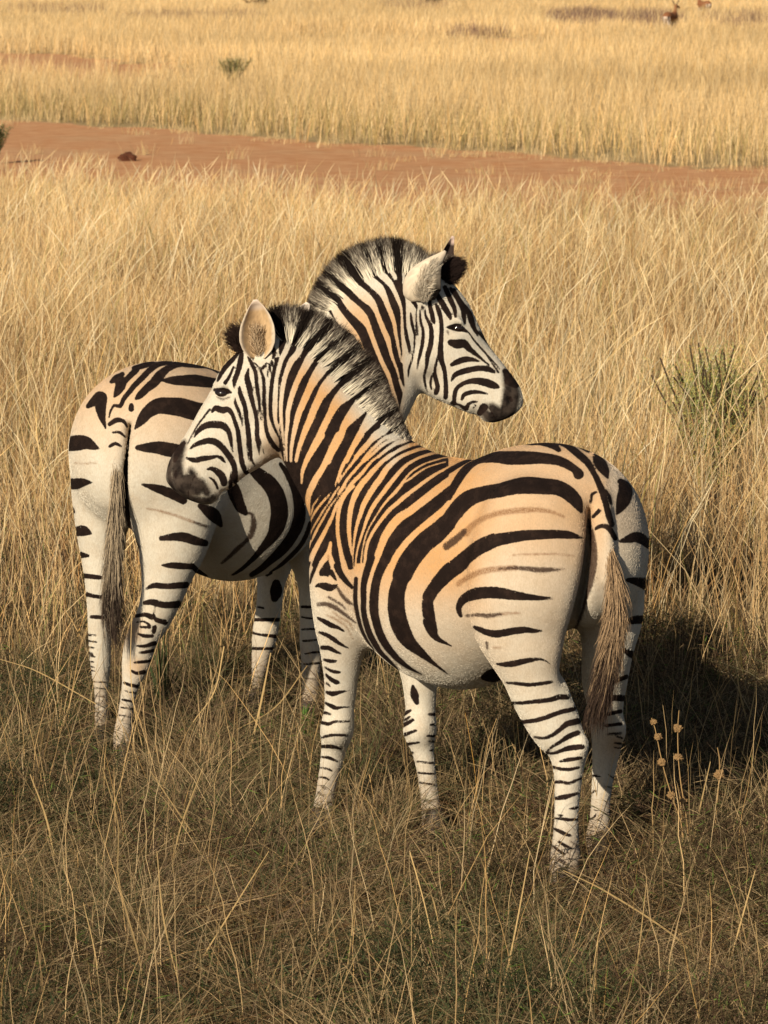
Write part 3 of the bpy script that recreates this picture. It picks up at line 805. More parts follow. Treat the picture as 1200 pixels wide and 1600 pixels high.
WK = {'b': 1.11, 'w': 1.0, 'd': 1.15, 's': 1.1, 'm': 1.0}   # the traced widths run a little narrow
def lay_marks(V, Q, blocks):
    N = vert_normals(V, Q)
    px, py, dep = to_px(V)
    toc = V - np.array([0, 0, CAM_H]); toc /= np.linalg.norm(toc, axis=1, keepdims=True)
    facing = -(N * toc).sum(1)
    order = np.argsort(px); sx = px[order]
    bvh = BVHTree.FromPolygons(V.tolist(), Q.tolist())
    O = Vector((0, 0, CAM_H))
    def hitd(x, y):
        h = bvh.ray_cast(O, ray(x, y))
        if h[0] is None: return np.nan
        d = np.array(h[0]) - np.array([0, 0, CAM_H]); return d @ VIEW
    ch = {k: np.full(len(V), 0.03) for k in 'bdsm'}
    for (x0, y0, zm, *kk), text in blocks:
        wk = kk[0] if kk else 1.0
        for line in text.strip().split('\n'):
            kind, rest = line.split(' ', 1)
            pts = np.array([[float(a) for a in p.split()] for p in rest.split(';')])
            if kind == 'P':
                P = pts / zm + np.array([x0, y0])
                c = np.where(facing > -0.1)[0]
                x, y = px[c], py[c]; ins = np.zeros(len(c), bool); dm = np.full(len(c), 1e9)
                for a, b in zip(P, np.roll(P, -1, 0)):
                    cr = ((a[1] > y) != (b[1] > y)) & (x < (b[0] - a[0]) * (y - a[1]) / (b[1] - a[1] + 1e-9) + a[0])
                    ins ^= cr
                    d = b - a; t = np.clip(((x - a[0]) * d[0] + (y - a[1]) * d[1]) / (d @ d), 0, 1)
                    dm = np.minimum(dm, np.hypot(x - a[0] - t * d[0], y - a[1] - t * d[1]))
                v = np.where(ins, -dm, dm) * dep[c] / FPX
                ch['b'][c] = np.minimum(ch['b'][c], v)
                continue
            if len(pts) == 1: pts = np.vstack([pts, pts + [.5, 0, 0]])
            pts = pts / zm; pts[:, :2] += (x0, y0)
            S = spline(np.c_[pts[:, :2], np.zeros(len(pts)), pts[:, 2]], 4.0)
            D = np.array([hitd(a, b) for a, b in S[:, :2]])
            ok = ~np.isnan(D)
            if not ok.any(): continue
            D = np.interp(np.arange(len(D)), np.where(ok)[0], D[ok])
            tgt = ch['b'] if kind in 'bw' else ch[kind]
            pend = np.full(len(V), 1e3) if kind == 'w' else None
            for i in range(len(S) - 1):
                a, b = S[i, :2], S[i + 1, :2]; wa, wb = S[i, 3] / 2 * WK[kind] * wk, S[i + 1, 3] / 2 * WK[kind] * wk
                m = max(wa, wb) + 12
                i0, i1 = np.searchsorted(sx, (min(a[0], b[0]) - m, max(a[0], b[0]) + m))
                c = order[i0:i1]
                c = c[(py[c] > min(a[1], b[1]) - m) & (py[c] < max(a[1], b[1]) + m)]
                dz = dep[c] - D[i]
                c = c[np.abs(dz) < 0.07]; dz = dep[c] - D[i]
                if not len(c): continue
                d = b - a; L2 = d @ d + 1e-9
                t = np.clip(((px[c] - a[0]) * d[0] + (py[c] - a[1]) * d[1]) / L2, 0, 1)
                r = np.hypot(px[c] - a[0] - t * d[0], py[c] - a[1] - t * d[1]) * D[i] / FPX
                r = np.hypot(r, 0.2 * np.maximum(np.abs(dz) - 0.02, 0))
                v = r - (wa + (wb - wa) * t) * D[i] / FPX
                if kind == 'w': pend[c] = np.minimum(pend[c], v)
                else: tgt[c] = np.minimum(tgt[c], v)
            if kind == 'w': tgt[:] = np.maximum(tgt, -pend)
    # the side turned away repeats what is on the near side of the same limb
    front = facing > 0.02
    fi = np.where(front)[0][::3]; bi = np.where(~front)[0]
    kd = KDTree(len(fi))
    for j, i in enumerate(fi): kd.insert((px[i], py[i], dep[i] * 120), j)
    kd.balance()
    src = np.array([fi[kd.find((px[i], py[i], dep[i] * 120))[1]] for i in bi])
    for k in ch:
        ch[k][bi] = ch[k][src]
        ch[k] = np.clip(ch[k], -0.03, 0.03)
    return ch, N, bvh

def coat_material():
    m = NT('zebra_coat')
    P = m.pos()
    n1 = m.noise(90, 3, .6, P); n2 = m.noise(400, 2, .6, P); n3 = m.noise(7, 3, .55, P); n4 = m.noise(30, 3, .6, P)
    jit = m.math('ADD', m.math('MULTIPLY', m.math('SUBTRACT', n1, .5), .0035), m.math('MULTIPLY', m.math('SUBTRACT', n2, .5), .0055))
    def edge(name, soft=.0014, mul=1.0):
        v = m.math('ADD', m.math('SUBTRACT', m.attr(name), .0009), m.math('MULTIPLY', jit, mul))
        return m.ramp(v, -soft, soft, 1, 0)
    n6 = m.noise(1.0, 3, .7, m.scaled(P, (260, 260, 90)))
    tint = m.math('ADD', m.attr('tint'), m.math('MULTIPLY', m.math('SUBTRACT', n3, .5), .5), True)
    base = m.mix(tint, (.60, .555, .46), (.55, .295, .112))
    base = m.mix(m.ramp(n4, .35, .7, 0, .22), base, (.42, .31, .19))
    base = m.mix(m.ramp(n6, .35, .7, 0, .30), base, (.30, .22, .14))
    base = m.mix(m.math('MULTIPLY', m.attr('dirt'), m.ramp(n1, .3, .7, .4, 1.0)), base, (.30, .20, .125))
    base = m.mix(m.math('MULTIPLY', edge('s', .004, 2.0), m.ramp(n2, .35, .6, .35, .95)), base, (.20, .098, .042))
    base = m.mix(m.math('MULTIPLY', edge('d', .003, 1.5), .92), base, (.045, .024, .016))
    mz = m.mix(m.ramp(n4, .35, .7), m.mix(m.ramp(n1, .3, .75), (.010, .007, .006), (.026, .019, .015)), (.055, .041, .032))
    base = m.mix(m.math('MULTIPLY', edge('m', .010, 2.0), 1.0), base, mz)
    base = m.mix(edge('b'), base, m.mix(m.ramp(n4, .4, .75), (.012, .007, .0055), (.026, .015, .011)))
    n5 = m.noise(16, 3, .5, P)
    m.bump(m.math('ADD', m.math('ADD', n2, m.math('MULTIPLY', n1, .8)), m.math('MULTIPLY', n5, 5.0)), .28, .002)
    return m.out(base, .85, .10)

def hair_material(name='zebra_hair'):
    m = NT(name)
    col = m.attr('col', 'Color')
    return m.out(col, .8, .08)

COAT, HAIR = coat_material(), hair_material()
eye_m = NT('wet_eye'); EYE = eye_m.out((.012, .007, .005), .08, .6)
hoof_m = NT('hoof_horn'); HOOF = hoof_m.out(hoof_m.mix(hoof_m.noise(60, 3), (.03, .022, .018), (.10, .075, .055)), .55)

def ribbons(name, paths, widths, cols, mat, parent, facing=True):
    """paths: N x K x 3 ; widths: N x K ; cols: N x K x 3"""
    paths = np.asarray(paths); n, K = paths.shape[:2]
    t = np.gradient(paths, axis=1)
    ref = VIEW + rng.normal(0, .35, (n, 1, 3))
    side = np.cross(t, np.broadcast_to(ref, t.shape)); side /= np.linalg.norm(side, axis=2, keepdims=True) + 1e-9
    A = paths - side * widths[..., None] / 2; B = paths + side * widths[..., None] / 2
    V = np.stack([A, B], 2).reshape(-1, 3)
    C = np.repeat(cols, 2, axis=1).reshape(-1, 3)
    base = (np.arange(n) * K * 2)[:, None] + (np.arange(K - 1) * 2)[None]
    Q = np.stack([base, base + 1, base + 3, base + 2], -1).reshape(-1, 4)
    return mesh_obj(name, V, Q, mat, parent, True, {'col': C})

def curve_px(pts, n):
    """(px, py, Y) polyline -> n points in the world, evenly spaced"""
    W = np.array([list(at(*p)) for p in pts]); S = spline(W, .004)
    L = np.r_[0, np.cumsum(np.linalg.norm(np.diff(S, axis=0), axis=1))]
    t = np.linspace(0, L[-1], n)
    return np.stack([np.interp(t, L, S[:, k]) for k in range(3)], 1)

def mane(parent, V, sd, crest, lens, n, spread=.055, dark_all=None):
    """crest: (px, py, Y) along the top of the neck; lens: hair length (m) at even steps along it"""
    C = curve_px(crest, 400)
    T = np.gradient(C, axis=0); T /= np.linalg.norm(T, axis=1, keepdims=True)
    side = np.cross(T, VIEW); side /= np.linalg.norm(side, axis=1, keepdims=True)
    if side[200] @ CUP < 0: side = -side
    kd = KDTree(len(V[::4]))
    for j, v in enumerate(V[::4]): kd.insert(v, j)
    kd.balance(); sd4 = sd[::4]
    i = rng.integers(0, 400, n); u = rng.normal(0, .55, n).clip(-1, 1)
    L = np.interp(i / 399, np.linspace(0, 1, len(lens)), lens) * rng.uniform(.78, 1.08, n) * (1 - .25 * u ** 2)
    root = C[i] + VIEW * (u * spread)[:, None] - side[i] * (.008 + .034 * u ** 2)[:, None]
    L = L * (1 + .30 * u ** 2)
    Vs = V[::4]
    for q in range(n):
        v, j, _ = kd.find(root[q]); root[q] = .75 * np.array(v) + .25 * root[q]
    root -= side[i] * .006
    d = side[i] - VIEW * (u * .35)[:, None] + rng.normal(0, .055, (n, 3))
    d /= np.linalg.norm(d, axis=1, keepdims=True)
    K = 5; s = np.linspace(0, 1, K)
    bend = rng.normal(0, .07, (n, 3))
    paths = root[:, None] + d[:, None] * (L[:, None] * s)[..., None] + bend[:, None] * (L[:, None] * s ** 2)[..., None]
    w = np.broadcast_to(np.array([1, 1, .9, .65, .15]) * .0015, (n, K))
    blk = np.empty(n)
    for q in range(n):
        p = C[i[q]] - side[i[q]] * .03 - VIEW * .05
        blk[q] = sd4[kd.find(p)[1]]
    isb = blk < 0
    if dark_all is not None: isb |= dark_all(i / 399.)
    light = np.array([.74, .66, .51]); dark = np.array([.012, .008, .006]); brown = np.array([.035, .02, .015])
    tip = np.clip((s[None] - rng.uniform(.54, .82, n)[:, None]) / .13, 0, 1)
    cols = light * (1 - tip[..., None]) + brown * tip[..., None]
    cols = np.where(isb[:, None, None], dark, cols) * rng.uniform(.75, 1.15, (n, 1, 1))
    return ribbons('mane', paths, w, cols, HAIR, parent)

def tuft(name, parent, guide, wid, n, start, colfn, thick=.0022, tail_len=(.35, .7)):
    """long hairs that follow a guide line; wid: half spread (m) along it"""
    M = 300; C = curve_px(guide, M); TT = np.gradient(C, axis=0); TT /= np.linalg.norm(TT, axis=1, keepdims=True); PP = np.cross(TT, VIEW); PP /= np.linalg.norm(PP, axis=1, keepdims=True); W = np.interp(np.linspace(0, 1, M), np.linspace(0, 1, len(wid)), wid)
    K = 8
    t0 = rng.uniform(0, start, n); t1 = np.clip(t0 + rng.uniform(*tail_len, n), 0, 1)
    r = rng.normal(0, .5, (n, 2)).clip(-1.1, 1.1)
    s = np.linspace(0, 1, K); t = t0[:, None] + (t1 - t0)[:, None] * s; idx = (t * (M - 1)).astype(int)
    off = (.25 + .75 * s[None] ** .7)
    P = C[idx] + PP[idx] * (r[:, :1] * off * W[idx])[..., None] + VIEW * (r[:, 1:] * off * W[idx] * .7)[..., None]
    P += np.cumsum(rng.normal(0, .0016, P.shape), axis=1)
    w = np.broadcast_to(np.array([.8, 1, 1, 1, 1, .9, .6, .2]) * thick, (n, K))
    return ribbons(name, P, w, colfn(t, r[:, 0], n, K), HAIR, parent)

def ear(parent, cl, wid, cup, inner, outer, rim, tipc, yaw=0, name='ear', edge_dark=0):
    """cl: centre line (px,py,Y); wid: half widths px; cup: metres the middle lies behind (+) or before (-) the edges"""
    n, m = 26, 17
    C = curve_px(cl, n); W = np.interp(np.linspace(0, 1, n), np.linspace(0, 1, len(wid)), wid) * (cl[0][2] + .15) / FPX
    T = np.gradient(C, axis=0); T /= np.linalg.norm(T, axis=1, keepdims=True)
    S = np.cross(VIEW, T); S /= np.linalg.norm(S, axis=1, keepdims=True)
    if S[0] @ CR < 0: S = -S
    a = math.radians(yaw); S = S * math.cos(a) + VIEW * math.sin(a)
    u = np.linspace(-1, 1, m); v = np.linspace(0, 1, n)
    prof = np.sin(np.pi * np.clip(v * .93 + .12, 0, 1)) ** .5
    def layer(extra, sc):
        return C[:, None] + S[:, None] * (W[:, None] * u * sc)[..., None] + VIEW * ((cup * (1 - u ** 2) * prof[:, None]) + extra)[..., None]
    A = layer(-.002 * (1 - u ** 2), 1.0); B = layer(.005 * (1 - u ** 6) + .002, 1.04)
    V = np.concatenate([A.reshape(-1, 3), B.reshape(-1, 3)])
    g = np.arange(n * m).reshape(n, m)
    qa = np.stack([g[:-1, :-1], g[:-1, 1:], g[1:, 1:], g[1:, :-1]], -1).reshape(-1, 4)
    E = np.concatenate([g[:, 0], g[-1, 1:], g[::-1, -1][1:], g[0, ::-1][1:-1]])
    o = n * m; r = np.stack([E, np.roll(E, -1), np.roll(E, -1) + o, E + o], 1)
    near, far = (inner, outer) if cup > 0 else (outer, inner)
    def colour(kind):
        c = np.empty((n, m, 3)); uu = np.abs(u)[None] * np.ones((n, 1)); vv = v[:, None] * np.ones((1, m))
        k1, k2 = np.array(kind[0]), np.array(kind[1])
        c[:] = k1
        mid = np.clip(1 - uu * 2.2, 0, 1) * np.clip(1 - abs(vv - .42) * 2.4, 0, 1) * rng.uniform(.5, 1.2, (n, m))
        c = c * (1 - mid[..., None]) + k2 * mid[..., None]
        e = np.clip((uu - .78) / .15, 0, 1)[..., None]; c = c * (1 - e) + np.array(rim) * e
        if edge_dark:
            ed = np.clip((u[None] * np.ones((n, 1)) - edge_dark) / .12, 0, 1)[..., None] * np.clip(1.25 - vv, 0, 1)[..., None]; c = c * (1 - ed) + np.array([.025, .018, .015]) * ed
        c = c * rng.uniform(.82, 1.1, (n, m, 1))
        tp = np.clip((vv - .80) / .08, 0, 1)[..., None]; c = c * (1 - tp) + np.array(tipc) * tp
        return c.reshape(-1, 3)
    col = np.concatenate([colour(near), colour(far)])
    return mesh_obj(name, V, [qa, qa[:, ::-1] + o, r], HAIR, parent, True, {'col': col})

def ball(name, c, r, mat, parent, sc=(1, 1, 1), seg=20):
    bm = bmesh.new(); bmesh.ops.create_uvsphere(bm, u_segments=seg, v_segments=seg // 2, radius=r)
    for v in bm.verts: v.co = Vector([v.co[k] * sc[k] for k in range(3)]) + Vector(c) - (parent.location if parent else Vector())
    me = bpy.data.meshes.new(name); bm.to_mesh(me); bm.free()
    for p in me.polygons: p.use_smooth = True
    me.materials.append(mat); o = bpy.data.objects.new(name, me); COL.objects.link(o)
    if parent: o.parent = parent
    return o

def make_hoof(parent, px, py, Y, r=.037):
    c = at(px, py, Y); vs, fs = [], []
    rings = [(0, 1.0), (.012, 1.0), (.05, .84), (.068, .74), (.078, .5)]
    k = 18
    for z, s in rings:
        for a in range(k):
            an = 2 * math.pi * a / k
            vs.append((c.x + r * s * math.cos(an), c.y + r * s * 1.12 * math.sin(an), z + .0))
    for i in range(len(rings) - 1):
        for a in range(k): fs.append((i * k + a, i * k + (a + 1) % k, (i + 1) * k + (a + 1) % k, (i + 1) * k + a))
    return mesh_obj('hoof', vs, np.array(fs), HOOF, parent)

def fur(parent, V, N, cols, n, length=.0055):
    """short coat hairs lying back along the skin"""
    i = rng.integers(0, len(V), n)
    g = np.array([0, 0, -1.0]) + rng.normal(0, .35, (n, 3)) + np.array(parent['lie'])
    nn = N[i]; g -= nn * (g * nn).sum(1)[:, None]; g /= np.linalg.norm(g, axis=1, keepdims=True) + 1e-6
    d = g + nn * .16; L = length * rng.uniform(.6, 1.3, n)
    s = np.array([0, .5, 1.0])
    base = V[i] + rng.normal(0, .003, (n, 3)); base -= nn * ((base - V[i]) * nn).sum(1)[:, None]
    P = base[:, None] + d[:, None] * (L[:, None] * s)[..., None] - nn[:, None] * (L[:, None] * s ** 2 * .22)[..., None]
    w = np.broadcast_to(np.array([1, .8, .1]) * .0009, (n, 3))
    c = np.repeat((cols[i] * rng.uniform(.8, 1.15, (n, 1)))[:, None], 3, 1)
    return ribbons('fur', P, w, c, HAIR, parent)

def make_zebra(root_px, parts, details, marks, label, tint_fn, lie, dirt_h=.3):
    V, Q = build_field(parts, details)
    ch, N, bvh = lay_marks(V, Q, marks)
    root = empty('zebra', on_ground(*root_px))
    tag(root, label, 'zebra')
    root['lie'] = lie
    tint = tint_fn(V); dirt = np.clip((dirt_h - V[:, 2]) / (dirt_h * .75), 0, 1) * .85
    at_ = dict(ch); at_['tint'] = tint; at_['dirt'] = dirt
    body = mesh_obj('body', V, Q, COAT, root, True, at_)
    cream, buff = np.array([.60, .555, .46]), np.array([.55, .295, .112])
    cols = cream + (buff - cream) * tint[:, None]
    cols = cols + (np.array([.30, .20, .125]) - cols) * dirt[:, None] * .8
    f = np.clip(.5 - ch['s'] / .008, 0, 1)[:, None] * .4; cols = cols * (1 - f) + np.array([.27, .14, .06]) * f
    f = np.clip(.5 - ch['d'] / .005, 0, 1)[:, None]; cols = cols * (1 - f) + np.array([.045, .024, .016]) * f
    f = np.clip(.7 - ch['b'] / .003, 0, 1)[:, None]; cols = cols * (1 - f) + np.array([.012, .007, .0055]) * f
    f = np.clip(.5 - ch['m'] / .01, 0, 1)[:, None]; cols = cols * (1 - f) + np.array([.02, .015, .012]) * f
    if not DEV.startswith('q'):
        keep = (ch['m'] > 0) & (np.abs(ch['b']) > .0045)
        fur(root, V[keep], N[keep], cols[keep], 150000)
    return root, V, N, ch, bvh

def eyes(root, bvh, px, py, r=.023):
    o = Vector((0, 0, CAM_H)); d = ray(px, py)
    h = bvh.ray_cast(o, d)[0]; v = Vector(VIEW)
    ball('eye', h + v * (r * .62), r, EYE, root, (1.15, 1, .95))
    b = bvh.ray_cast(h + d * 1.0, -d)[0]
    if b is not None: ball('eye', b - v * (r * .55), r, EYE, root, (1.15, 1, .95))
def sstep(x, a, b):
    t = np.clip((x - a) / (b - a), 0, 1); return t * t * (3 - 2 * t)

z1_details = [
    ('add', 348, 602, -.004, .030, .010, .012, -50, .012), ('cut', 348, 614, -.004, .024, .016, .014, -15, .008),
    ('add', 348, 627, -.002, .024, .006, .008, -20, .010),
    ('cut', 276, 744, -.002, .017, .008, .016, -70, .010), ('add', 281, 740, -.002, .016, .005, .006, -70, .01),
] + [('cut', x, y, -.001, .006, .006, .006, 0, .008) for x, y in ((293, 784), (294, 777), (295, 770), (297, 763), (299, 756), (302, 749), (305, 743))]
def z1_tint(V):
    x, y, _ = to_px(V)
    crest = np.interp(x, [430, 480, 520, 550, 580, 615, 640, 730], [505, 525, 560, 600, 638, 680, 640, 600])
    t = .66 * sstep(V[:, 2], .78, 1.14) * sstep(x, 700, 800)
    t += .95 * sstep(V[:, 2], .72, .98) * sstep(x, 425, 480) * (1 - sstep(x, 700, 800)) * np.where(x < 640, sstep(y - crest, 10, 80), 1)
    t += .22 * sstep(V[:, 2], .5, .75) * (1 - sstep(V[:, 2], .8, 1.0)) * sstep(x, 470, 540) * (1 - sstep(x, 860, 930))
    t += .35 * sstep(x, 395, 420) * (1 - sstep(x, 430, 460)) * sstep(y, 600, 660)
    t *= 1 - .6 * sstep(x, 935, 960)
    t += .5 * np.exp(-((x - 965) ** 2 + (y - 1165) ** 2) / 500.)
    return np.clip(t, 0, 1)
z1, V1, N1, ch1, bvh1 = make_zebra((740, 1330), z1_parts, z1_details, Z1_MARKS,
    'nearer zebra with its rump toward us, looking left across the other zebra', z1_tint, [.45, -.45, 0], .24)
eyes(z1, bvh1, 348, 615)
for p in ((879, 1378, 10.34), (938, 1336, 10.76), (499, 1300, 11.08), (680, 1314, 11.06)): make_hoof(z1, *p)
mane(z1, V1, ch1['b'], [(418, 528, 11.13), (440, 512, 11.13), (462, 510, 11.13), (480, 518, 11.125), (500, 534, 11.12), (520, 556, 11.11), (540, 580, 11.1),
     (560, 604, 11.09), (580, 630, 11.08), (600, 655, 11.07), (620, 674, 11.06), (638, 686, 11.04)],
     [.086, .090, .094, .096, .098, .098, .096, .090, .078, .062, .040, .018], 30000)
tuft('forelock', z1, [(392, 556, 11.12), (378, 538, 11.10), (366, 522, 11.09), (354, 512, 11.08)], [.024, .034, .036, .032], 1600, .5,
     lambda t, r, n, K: np.broadcast_to(np.array([.03, .018, .014]), (n, K, 3)) * rng.uniform(.6, 1.5, (n, 1, 1)), .0014, (.3, .6))
INB, INM, OUTB = (.52, .36, .20), (.20, .12, .06), (.02, .014, .012)
ear(z1, [(402, 560, 11.04), (402, 530, 11.03), (402, 500, 11.03), (399, 468, 11.04)], [11, 22, 26.5, 27, 25, 20, 13, 3], .040,
    (INB, INM), ((.55, .47, .36), OUTB), (.62, .52, .40), (.62, .50, .40))
ear(z1, [(452, 548, 11.2), (462, 515, 11.22), (472, 492, 11.22), (481, 473, 11.22)], [10, 20, 25, 25, 20, 10, 3], .035,
    (INB, INM), (OUTB, OUTB), (.05, .04, .035), (.72, .62, .52))
def tail_cols(light, dark, t_sw):
    def f(t, r, n, K):
        m = np.clip((t + rng.normal(0, .12, (n, 1)) - t_sw) / .22, 0, 1)[..., None]
        base = np.where(rng.random((n, 1, 1)) < .22, np.array(dark), np.array(light)) * rng.uniform(.65, 1.2, (n, 1, 1))
        return base * (1 - m) + np.array(dark) * rng.uniform(.7, 1.6, (n, 1, 1)) * m
    return f
tuft('tail_hair', z1, [(950, 838, 10.39), (955, 870, 10.375), (960, 910, 10.365), (962, 965, 10.36), (953, 1025, 10.36), (941, 1080, 10.36), (930, 1130, 10.36), (932, 1185, 10.37)],
     [.010, .020, .032, .040, .040, .036, .034, .026], 5200, .64, tail_cols((.40, .27, .155), (.035, .022, .016), .44), .0012, (.08, .30))

z2_details = [
    ('add', 716, 501, -.004, .030, .010, .012, 40, .012), ('cut', 716, 513, -.004, .024, .015, .014, 8, .008),
    ('add', 714, 526, -.002, .024, .006, .008, 10, .010),
    ('cut', 798, 624, -.002, .013, .009, .016, 70, .008), ('add', 790, 627, -.002, .018, .005, .006, 75, .01),
] + [('cut', x, y, -.001, .006, .006, .006, 0, .008) for x, y in ((762, 634), (764, 640), (767, 646), (771, 652), (776, 658), (782, 662))]
def z2_tint(V):
    x, y, _ = to_px(V)
    t = sstep(V[:, 2], .95, 1.3) * (1 - sstep(x, 440, 520)) * .58
    t += .75 * sstep(x, 500, 560) * (1 - sstep(x, 615, 640)) * sstep(y, 440, 500)
    t += .7 * np.exp(-((x - 205) ** 2 / 300. + (y - 985) ** 2 / 500.))
    t += .5 * np.exp(-((x - 215) ** 2 / 300. + (y - 1040) ** 2 / 200.))
    return np.clip(t, 0, 1)
z2, V2, N2, ch2, bvh2 = make_zebra((290, 1150), z2_parts, z2_details, Z2_MARKS,
    'zebra standing behind, its head turned to the right above the nearer zebra\'s back', z2_tint, [-.4, -.45, 0], .32)
eyes(z2, bvh2, 716, 513)
for p in ((194, 1190, 12.02), (163, 1170, 12.28), (398, 1114, 12.93), (482, 1124, 12.7)): make_hoof(z2, *p)
mane(z2, V2, ch2['b'], [(492, 520, 12.79), (500, 497, 12.8), (508, 478, 12.8), (520, 460, 12.8), (535, 443, 12.8), (550, 429, 12.81), (567, 418, 12.81), (583, 411, 12.82),
     (605, 405, 12.82), (627, 403, 12.82), (650, 405, 12.82), (672, 412, 12.82), (692, 424, 12.82)],
     [.030, .045, .060, .074, .086, .094, .095, .096, .097, .094, .09, .085, .08], 28000)
tuft('forelock', z2, [(688, 440, 12.8), (702, 426, 12.78), (716, 416, 12.77), (733, 412, 12.76)], [.046, .044, .034, .014], 4200, .4,
     lambda t, r, n, K: np.broadcast_to(np.array([.018, .011, .009]), (n, K, 3)) * rng.uniform(.6, 1.5, (n, 1, 1)), .0014, (.3, .6))
ear(z2, [(661, 470, 12.72), (660, 446, 12.70), (674, 418, 12.70), (696, 392, 12.72)], [18, 28, 29, 26, 20, 13, 7, 2], -.011,
    ((.06, .04, .03), OUTB), ((.66, .56, .42), (.62, .50, .36)), (.56, .47, .36), (.60, .50, .38), edge_dark=.55)
ear(z2, [(690, 440, 12.90), (694, 420, 12.91), (700, 396, 12.91), (708, 369, 12.91)], [12, 16, 16, 13, 8, 5, 2], .03,
    ((.05, .035, .03), OUTB), (OUTB, OUTB), (.05, .03, .025), (.55, .42, .36))
tuft('tail_hair', z2, [(181, 700, 11.96), (182, 760, 11.93), (180, 820, 11.92), (177, 880, 11.91), (175, 940, 11.91), (178, 985, 11.91), (183, 1025, 11.92)],
     [.013, .017, .024, .032, .036, .036, .026], 3600, .66, tail_cols((.42, .33, .22), (.035, .024, .018), .52), .0012, (.12, .38))

tuft('ear_hair', z1, [(403, 556, 11.05), (401, 535, 11.05), (400, 512, 11.05), (399, 492, 11.045)], [.016, .024, .026, .018], 700, .6,
     lambda t, r, n, K: np.where((rng.random((n, 1, 1)) < .3), np.array([.20, .12, .06]), np.array([.58, .43, .27])) * rng.uniform(.6, 1.2, (n, 1, 1)) * np.ones((1, K, 1)), .0010, (.12, .28))

tuft('ear_hair', z2, [(662, 472, 12.70), (661, 448, 12.69), (674, 420, 12.69), (690, 400, 12.705)], [.030, .040, .028, .010], 1500, .75,
     lambda t, r, n, K: np.where((rng.random((n, 1, 1)) < .12), np.array([.30, .22, .15]), np.array([.60, .52, .40])) * rng.uniform(.7, 1.1, (n, 1, 1)) * np.ones((1, K, 1)), .0010, (.10, .22))
# ---------------------------------------------------------------- ground, tracks
def soft_noise(x, y, seed=0, f=1.0):
    r = np.random.default_rng(seed); v = np.zeros_like(x, dtype=float); a = 1.0; tot = 0
    for o in range(4):
        for k in range(3):
            an = r.uniform(0, 6.28); ph = r.uniform(0, 6.28); fr = f * 2 ** o * r.uniform(.7, 1.3)
            v += a * np.sin(fr * (x * math.cos(an) + y * math.sin(an)) + ph)
        tot += a * 1.7; a *= .62
    return v / tot

def gline(p, q):
    a, b = on_ground(*p), on_ground(*q)
    k = (b.y - a.y) / (b.x - a.x)
    return lambda x: a.y + k * (x - a.x)
T1F, T1N = gline((0, 188), (1200, 263)), gline((0, 320), (1200, 396))
T2F, T2N = gline((0, 80), (300, 98)), gline((0, 128), (300, 150))
T3F, T3N = gline((380, 56), (900, 62)), gline((380, 74), (900, 84))
def track(x, y):
    """> 0 inside one of the bare red tracks (metres from its edge)"""
    w = soft_noise(x, y, 3, 1.1) * 1.1 + soft_noise(x, y, 4, 4.0) * .5
    d1 = np.minimum(T1F(x) - y, y - T1N(x)) + w
    w2 = w * 2.2
    d2 = np.minimum(np.minimum(T2F(x) - y, y - T2N(x)), (-4.6 - x) * .9) + w2
    d3 = np.minimum(np.minimum(T3F(x) - y, y - T3N(x)), np.minimum(x + 4.5, 6 - x)) + w2
    return np.maximum(np.maximum(d1, d2), d3)

ys = np.concatenate([[-30, -10, 0, 4], 6 * 1.012 ** np.arange(0, 330), [400, 600, 1000, 1800]])
xs = np.concatenate([[-900, -300, -120, -60], np.linspace(-30, 30, 181), [60, 120, 300, 900]])
GX, GY = np.meshgrid(xs, ys); GZ = soft_noise(GX, GY, 11, .9) * .018 * (GY > 13.5) * (GY < 240)
g = np.arange(GX.size).reshape(GX.shape)
gq = np.stack([g[:-1, :-1], g[:-1, 1:], g[1:, 1:], g[1:, :-1]], -1).reshape(-1, 4)
m = NT('savanna_soil'); P = m.pos()
na, nb_, nc = m.noise(3.0, 5, .65, P), m.noise(40, 4, .65, P), m.noise(.5, 3, .6, P)
red = m.mix(m.ramp(na, .3, .7), (.55, .25, .105), (.66, .37, .19)); red = m.mix(m.ramp(nb_, .55, .75, 0, .7), red, (.42, .20, .10))
red = m.mix(m.ramp(nc, .45, .7, 0, .35), red, (.55, .36, .20))
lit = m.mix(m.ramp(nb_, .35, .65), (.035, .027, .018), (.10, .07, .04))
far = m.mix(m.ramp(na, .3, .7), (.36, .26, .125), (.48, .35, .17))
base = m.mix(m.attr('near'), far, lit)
trk = m.ramp(m.math('ADD', m.attr('track'), m.math('MULTIPLY', m.math('SUBTRACT', na, .5), 1.2)), -.25, .35)
m.bump(m.math('ADD', nb_, na), .6, .03)
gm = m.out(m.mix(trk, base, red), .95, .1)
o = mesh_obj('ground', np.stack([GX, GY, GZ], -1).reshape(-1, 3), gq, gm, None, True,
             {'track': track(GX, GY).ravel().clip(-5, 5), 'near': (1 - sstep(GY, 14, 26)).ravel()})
tag(o, kind='structure')

# ---------------------------------------------------------------- grass: blades as real ribbons
def leaf_mat(name, trans=.3, rough=.7):
    m = NT(name); col = m.attr('col', 'Color')
    d = m.t.nodes.new('ShaderNodeBsdfDiffuse'); t = m.t.nodes.new('ShaderNodeBsdfTranslucent'); mx = m.t.nodes.new('ShaderNodeMixShader')
    m.set(d.inputs['Color'], col); m.set(t.inputs['Color'], col); mx.inputs[0].default_value = trans
    m.t.links.new(d.outputs[0], mx.inputs[1]); m.t.links.new(t.outputs[0], mx.inputs[2])
    m.t.nodes.remove(m.b)
    out = [n for n in m.t.nodes if n.type == 'OUTPUT_MATERIAL'][0]
    m.t.links.new(mx.outputs[0], out.inputs['Surface'])
    return m.m
GRASS = leaf_mat('dry_grass', .12)
LEAF = leaf_mat('leaf', .12)

